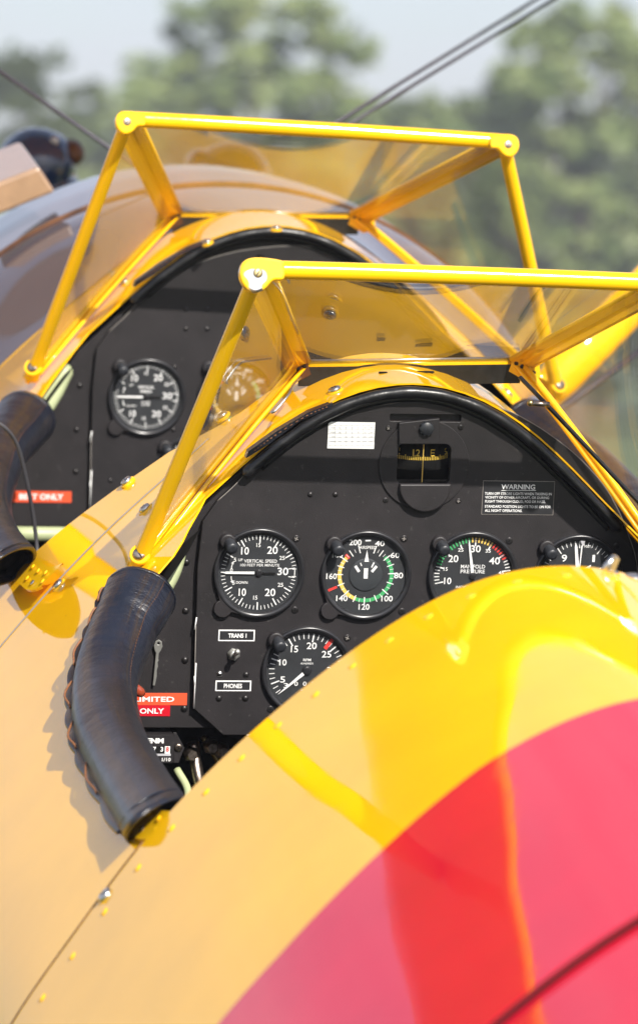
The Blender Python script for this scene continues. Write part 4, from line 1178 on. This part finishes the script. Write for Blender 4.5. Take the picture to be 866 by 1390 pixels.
# radial engine: nine cylinders with rocker boxes round the crankcase
EC = Vector((XM, 2.35, -.50))
HC = un(46, 216, 2.2); EC.y = 2.2; RC_ = math.hypot(HC.x-EC.x, HC.z-EC.z); TH0 = atan2(HC.x-EC.x, HC.z-EC.z)
def cylinder(th, name='engine_cylinder'):
    u_ = Vector((sin(th), 0, cos(th))); w_ = Vector((cos(th), 0, -sin(th)))
    mb = MB(); R0 = RC_-.03
    prof = [(.050, .17)]
    nf = int((R0-.18)/.011)
    for i in range(nf): prof += [(.044, .18+i*.011), (.052, .182+i*.011), (.052, .186+i*.011), (.044, .188+i*.011)]
    prof += [(.051, R0), (.056, R0+.015), (.055, R0+.035), (.047, R0+.052), (.030, R0+.066), (.014, R0+.073), (.0001, R0+.075)]
    mb.lathe(EC, u_, prof, 'engine_dark', 28)
    for sg in (-1, 1):
        c = EC+u_*(RC_-.005)+w_*sg*.052
        mb.sphere(c, .019, 'engine_rust' if sg > 0 else 'engine_dark', (1, 1.6, 1)); mb.tube([c, c+Vector((0, .07, 0))-u_*.01], .009, 'dark_steel', 10)
        mb.tube([c+Vector((0, .06, 0)), EC+u_*.12+w_*sg*.04+Vector((0, .10, 0))], .006, 'steel', 8)
    mb.sphere(EC+u_*(RC_+.022)+w_*.032+Vector((0, -.03, 0)), .007, 'steel')
    mb.build(name, PLANE)
mb = MB(); mb.lathe(EC+Vector((0, -.3, 0)), (0, 1, 0), [(.22, -.0), (.18, .1), (.18, .40), (.16, .48), (.07, .56), (.05, .62), (.0001, .63)], 'engine_dark', 40); mb.build('crankcase', PLANE)
for k_ in range(9): cylinder(TH0+radians(40*k_))
# undercarriage so the aircraft stands on the grass
Minv = ROOT_M.inverted()
for sg in (-1, 1):
    c = Minv @ Vector((sg*.95, 1.15, .31)); top_ = Vector((XM+sg*.30, 1.0, -1.02))
    mb = MB(); mb.tube([top_, c+Vector((-sg*.06, 0, .05)), c], [.07, .06, .05], 'yellow_paint', 16); leg = mb.build('landing_leg', PLANE)
    mb = MB(); mb.lathe(c-Vector((.08, 0, 0)), (1, 0, 0), [(.16, .0), (.26, .0), (.305, .04), (.31, .08), (.305, .12), (.26, .16), (.16, .16)], 'tyre_black', 40)
    mb.lathe(c-Vector((.07, 0, 0)), (1, 0, 0), [(.0001, 0), (.16, .01), (.17, .07), (.16, .13), (.0001, .14)], 'frame_yellow', 32); mb.build('wheel', leg)
# tail end of the fuselage closed
# loose black cable hanging over the front rim (a thing of its own)
mb = MB()
mb.tube(catmull([un(-60, 566, .44), un(-20, 568, .44), (un(6, 580, .44)), un(24, 606, .45), un(36, 652, .46), un(45, 700, .47), un(50, 742, .47), un(52, 790, .45)], 10), .0022, 'cable_grey', 12)
cb = mb.build('headset_cable'); cb.matrix_world = ROOT_M
cb['label'] = 'thin dark grey cable hanging over the front cockpit edge beside the leather sleeve'; cb['category'] = 'cable'

# ------------------------------------------------------------------ setting
mb = MB(); mb.add([(-2500, -2500, 0), (2500, -2500, 0), (2500, 3500, 0), (-2500, 3500, 0)], [(0, 1, 2, 3)], 'grass')
g = mb.build('grass_field'); g['kind'] = 'structure'
CW = ROOT_M @ CAM
Rw = (ROOT_M.to_3x3() @ RT)
def wpt(px, py, dist):
    d = Rw @ Vector(((px-CX)/F, -(py-CY)/F, -1)); return CW+d*(dist)
def crown(seed, H, W_, base, nl=5200, leaf=.16, airy=.0):
    rnd = random.Random(seed); mb = MB(); cl = []
    n_ = 150
    for i in range(n_):
        t = rnd.random(); zc = base+(H-base)*(.06+.9*t)
        env = W_*.5*sqrt(max(.05, 1-((t-.42)/.62)**2))*(.70+.45*rnd.random())
        a = rnd.random()*2*pi; rr = env*sqrt(rnd.random())*.92
        cl.append((Vector((rr*cos(a), rr*sin(a), zc)), rnd.uniform(.22, .62)*W_/7.0))
    vs = []; fs = []
    for i in range(nl):
        c, r_ = cl[rnd.randrange(n_)]
        d = Vector((rnd.gauss(0, 1), rnd.gauss(0, 1), rnd.gauss(0, 1))).normalized()*r_*(rnd.random()**.6)
        d.z *= .75; q = c+d
        u_ = Vector((rnd.gauss(0, 1), rnd.gauss(0, 1), rnd.gauss(0, .6))).normalized(); w_ = u_.orthogonal().normalized()
        L = leaf*rnd.uniform(.5, 1.5); o = len(vs)
        vs += [q-u_*L, q+w_*L*.5, q+u_*L, q-w_*L*.5]; fs.append((o, o+1, o+2, o+3))
    mb.add(vs, fs, 'leaves')
    me = mb.build('crown', recalc=False)
    return me, cl
def trunkmesh(seed, H, base, cl):
    rnd = random.Random(seed); mb = MB()
    top_ = Vector((rnd.uniform(-.3, .3), rnd.uniform(-.3, .3), H*.8))
    pts = catmull([Vector((0, 0, -.3)), Vector((.05, 0, H*.25)), Vector((-.1, .1, H*.5)), top_], 6); n_ = len(pts)
    mb.tube(pts, [.26*(1-i/n_)+.04 for i in range(n_)], 'bark', 10)
    for c, r_ in cl[:14]:
        f_ = rnd.uniform(.3, .75); a = pts[int(f_*(n_-1))]
        mb.tube(catmull([a, a.lerp(c, .5)+Vector((0, 0, .25)), c], 4), [.09, .08, .07, .06, .05, .045, .035, .025, .02], 'bark', 7)
    return mb.build('trunk')
def tree(name, label, px, dist, H, W_, base, seed, nl=5200, group=None, leaf=.16):
    p_ = wpt(px, 414, dist); r = empty(name); r.location = (p_.x, p_.y, 0)
    r['label'] = label; r['category'] = 'tree' if name != 'bush' else 'bush'
    if group: r['group'] = group
    c, cl = crown(seed, H, W_, base, nl, leaf); c.parent = r
    t = trunkmesh(seed, H, base, cl); t.parent = r
    r.rotation_euler.z = seed
    return r
G_ = 'trees along the far field edge'
tree('leafy_tree', 'tall rounded tree above the front windscreen, left of the two wires', 350, 100, 9.0, 7.4, 1.6, 1, 6200, G_, .2)
tree('leafy_tree', 'tall dense tree at the right edge of the photo', 780, 100, 8.9, 6.6, 1.2, 2, 6200, G_, .2)
tree('leafy_tree', 'paler tree behind the right-hand end of the front windscreen', 640, 112, 7.6, 4.6, 1.0, 3, 3600, G_, .2)
tree('leafy_tree', 'low tree at the far left behind the dark engine cylinder', 30, 110, 8.3, 6.4, 1.0, 4, 3600, G_, .2)
tree('leafy_tree', 'small tree in the gap directly behind the two wires', 545, 118, 7.8, 5.2, .8, 5, 3600, G_, .2)
tree('leafy_tree', 'small tree between the leftmost tree and the tall rounded one', 165, 118, 7.9, 5.6, .8, 6, 3600, G_, .2)
tree('leafy_tree', 'tree mostly outside the right edge of the photo', 950, 104, 8.6, 6.0, 1.5, 7, 3600, G_, .2)
tree('leafy_tree', 'tree mostly outside the left edge of the photo', -160, 106, 8.0, 6.0, 1.5, 8, 3600, G_, .2)
tree('leafy_tree', 'bare-looking brownish tree low behind the right windscreen tube', 700, 96, 5.6, 3.0, .9, 9, 2600, G_)
B_G = 'low bushes under the trees'
for i, px in enumerate(range(-260, 1150, 120)):
    tree('bush', 'low green bush in the hedge row under the distant trees', px, 122+(i % 3)*3, 7.6+.6*sin(i*2.1), 4.8, .1, 20+i, 3600, B_G, .24)

mb = MB(); mb.box((0, 330, 6.0), (420, 345, 7.0), 'gloss_black')
hz = mb.build('haze'); hz['kind'] = 'stuff'
hm_ = bpy.data.materials.new('haze_air'); hm_.use_nodes = True; hn = hm_.node_tree; hn.nodes.clear()
pv = hn.nodes.new('ShaderNodeVolumePrincipled'); pv.inputs['Color'].default_value = (.90, .92, 1, 1); pv.inputs['Density'].default_value = .0018; pv.inputs['Anisotropy'].default_value = .2
ho = hn.nodes.new('ShaderNodeOutputMaterial'); hn.links.new(pv.outputs[0], ho.inputs['Volume']); hz.data.materials.clear(); hz.data.materials.append(hm_)

# the hedge row carries on to both sides (copies share mesh data)
src = [o for o in bpy.data.objects if o.name.startswith('bush') and o.parent is None]
k_ = 0
for px in list(range(-1100, -300, 110))+list(range(1180, 2000, 110)):
    o0 = src[k_ % len(src)]; r = o0.copy(); COL.objects.link(r); k_ += 1
    p_ = wpt(px, 414, 122+(k_ % 3)*3); r.location = (p_.x, p_.y, 0); r.rotation_euler.z = k_*1.7; r.scale = (1.1, 1.1, 1+.12*(k_ % 3))
    for ch in list(o0.children): c = ch.copy(); COL.objects.link(c); c.parent = r

# ------------------------------------------------------------------ light, sky, camera
SA = Vector((.33, -1.0, 1.10)); SW = (ROOT_M.to_3x3() @ SA).normalized()
el = math.asin(SW.z); az = atan2(SW.x, SW.y)
sd = bpy.data.lights.new('sun', 'SUN'); sd.energy = 5.0; sd.angle = radians(.53); sd.color = (1, .95, .88)
so = bpy.data.objects.new('sun', sd); COL.objects.link(so); so.rotation_euler = SW.to_track_quat('Z', 'Y').to_euler()
w = bpy.data.worlds.new('World'); scn.world = w; w.use_nodes = True; n = w.node_tree
bg = n.nodes['Background']; sky = n.nodes.new('ShaderNodeTexSky'); sky.sky_type = 'NISHITA'; sky.sun_disc = False
sky.sun_elevation = el; sky.sun_rotation = az; sky.air_density = 1.0; sky.dust_density = 1.5; sky.ozone_density = 1.5
tc = n.nodes.new('ShaderNodeTexCoord'); mp = n.nodes.new('ShaderNodeMapping'); mp.inputs['Scale'].default_value = (1, 1, 2.2)
n.links.new(tc.outputs['Generated'], mp.inputs[0])
cn = noise(n, 2.3, 6, .6, vec=mp.outputs[0]); cr_ = ramp(n, cn.outputs[0], [(.36, (.25,)*3), (.60, (1,)*3)])
sx = n.nodes.new('ShaderNodeSeparateXYZ'); n.links.new(tc.outputs['Generated'], sx.inputs[0])
mr = n.nodes.new('ShaderNodeMapRange'); mr.inputs[1].default_value = 0.0; mr.inputs[2].default_value = .75; mr.inputs[3].default_value = .92; mr.inputs[4].default_value = .25
n.links.new(sx.outputs['Z'], mr.inputs[0])
ml = n.nodes.new('ShaderNodeMath'); ml.operation = 'MULTIPLY'; n.links.new(cr_.outputs[0], ml.inputs[0]); n.links.new(mr.outputs[0], ml.inputs[1])
mx = n.nodes.new('ShaderNodeMix'); mx.data_type = 'RGBA'; n.links.new(ml.outputs[0], mx.inputs[0]); n.links.new(sky.outputs[0], mx.inputs[6])
cl_ = ramp(n, sx.outputs['Z'], [(.0, (.56, .555, .67)), (.12, (.58, .575, .68)), (.30, (.74, .74, .86)), (.8, (.74, .75, .88))])
vm = n.nodes.new('ShaderNodeVectorMath'); vm.operation = 'SCALE'; vm.inputs['Scale'].default_value = 9.2; n.links.new(cl_.outputs[0], vm.inputs[0])
n.links.new(vm.outputs[0], mx.inputs[7])
n.links.new(mx.outputs[2], bg.inputs[0]); bg.inputs[1].default_value = .1

cd_ = bpy.data.cameras.new('camera'); cam = bpy.data.objects.new('camera', cd_); COL.objects.link(cam); scn.camera = cam
Mc = Rw.to_4x4(); Mc.translation = CW; cam.matrix_world = Mc
cd_.sensor_fit = 'HORIZONTAL'; cd_.sensor_width = 24; cd_.lens = F/866*24
cd_.clip_start = .05; cd_.clip_end = 6000
cd_.dof.use_dof = True; cd_.dof.focus_distance = 4.68; cd_.dof.aperture_fstop = 8.0; cd_.dof.aperture_blades = 8
scn.render.engine = 'CYCLES'
scn.cycles.max_bounces = 10; scn.cycles.transparent_max_bounces = 24
scn.view_settings.view_transform = 'Standard'; scn.view_settings.look = 'None'; scn.view_settings.exposure = .68; scn.view_settings.gamma = 1
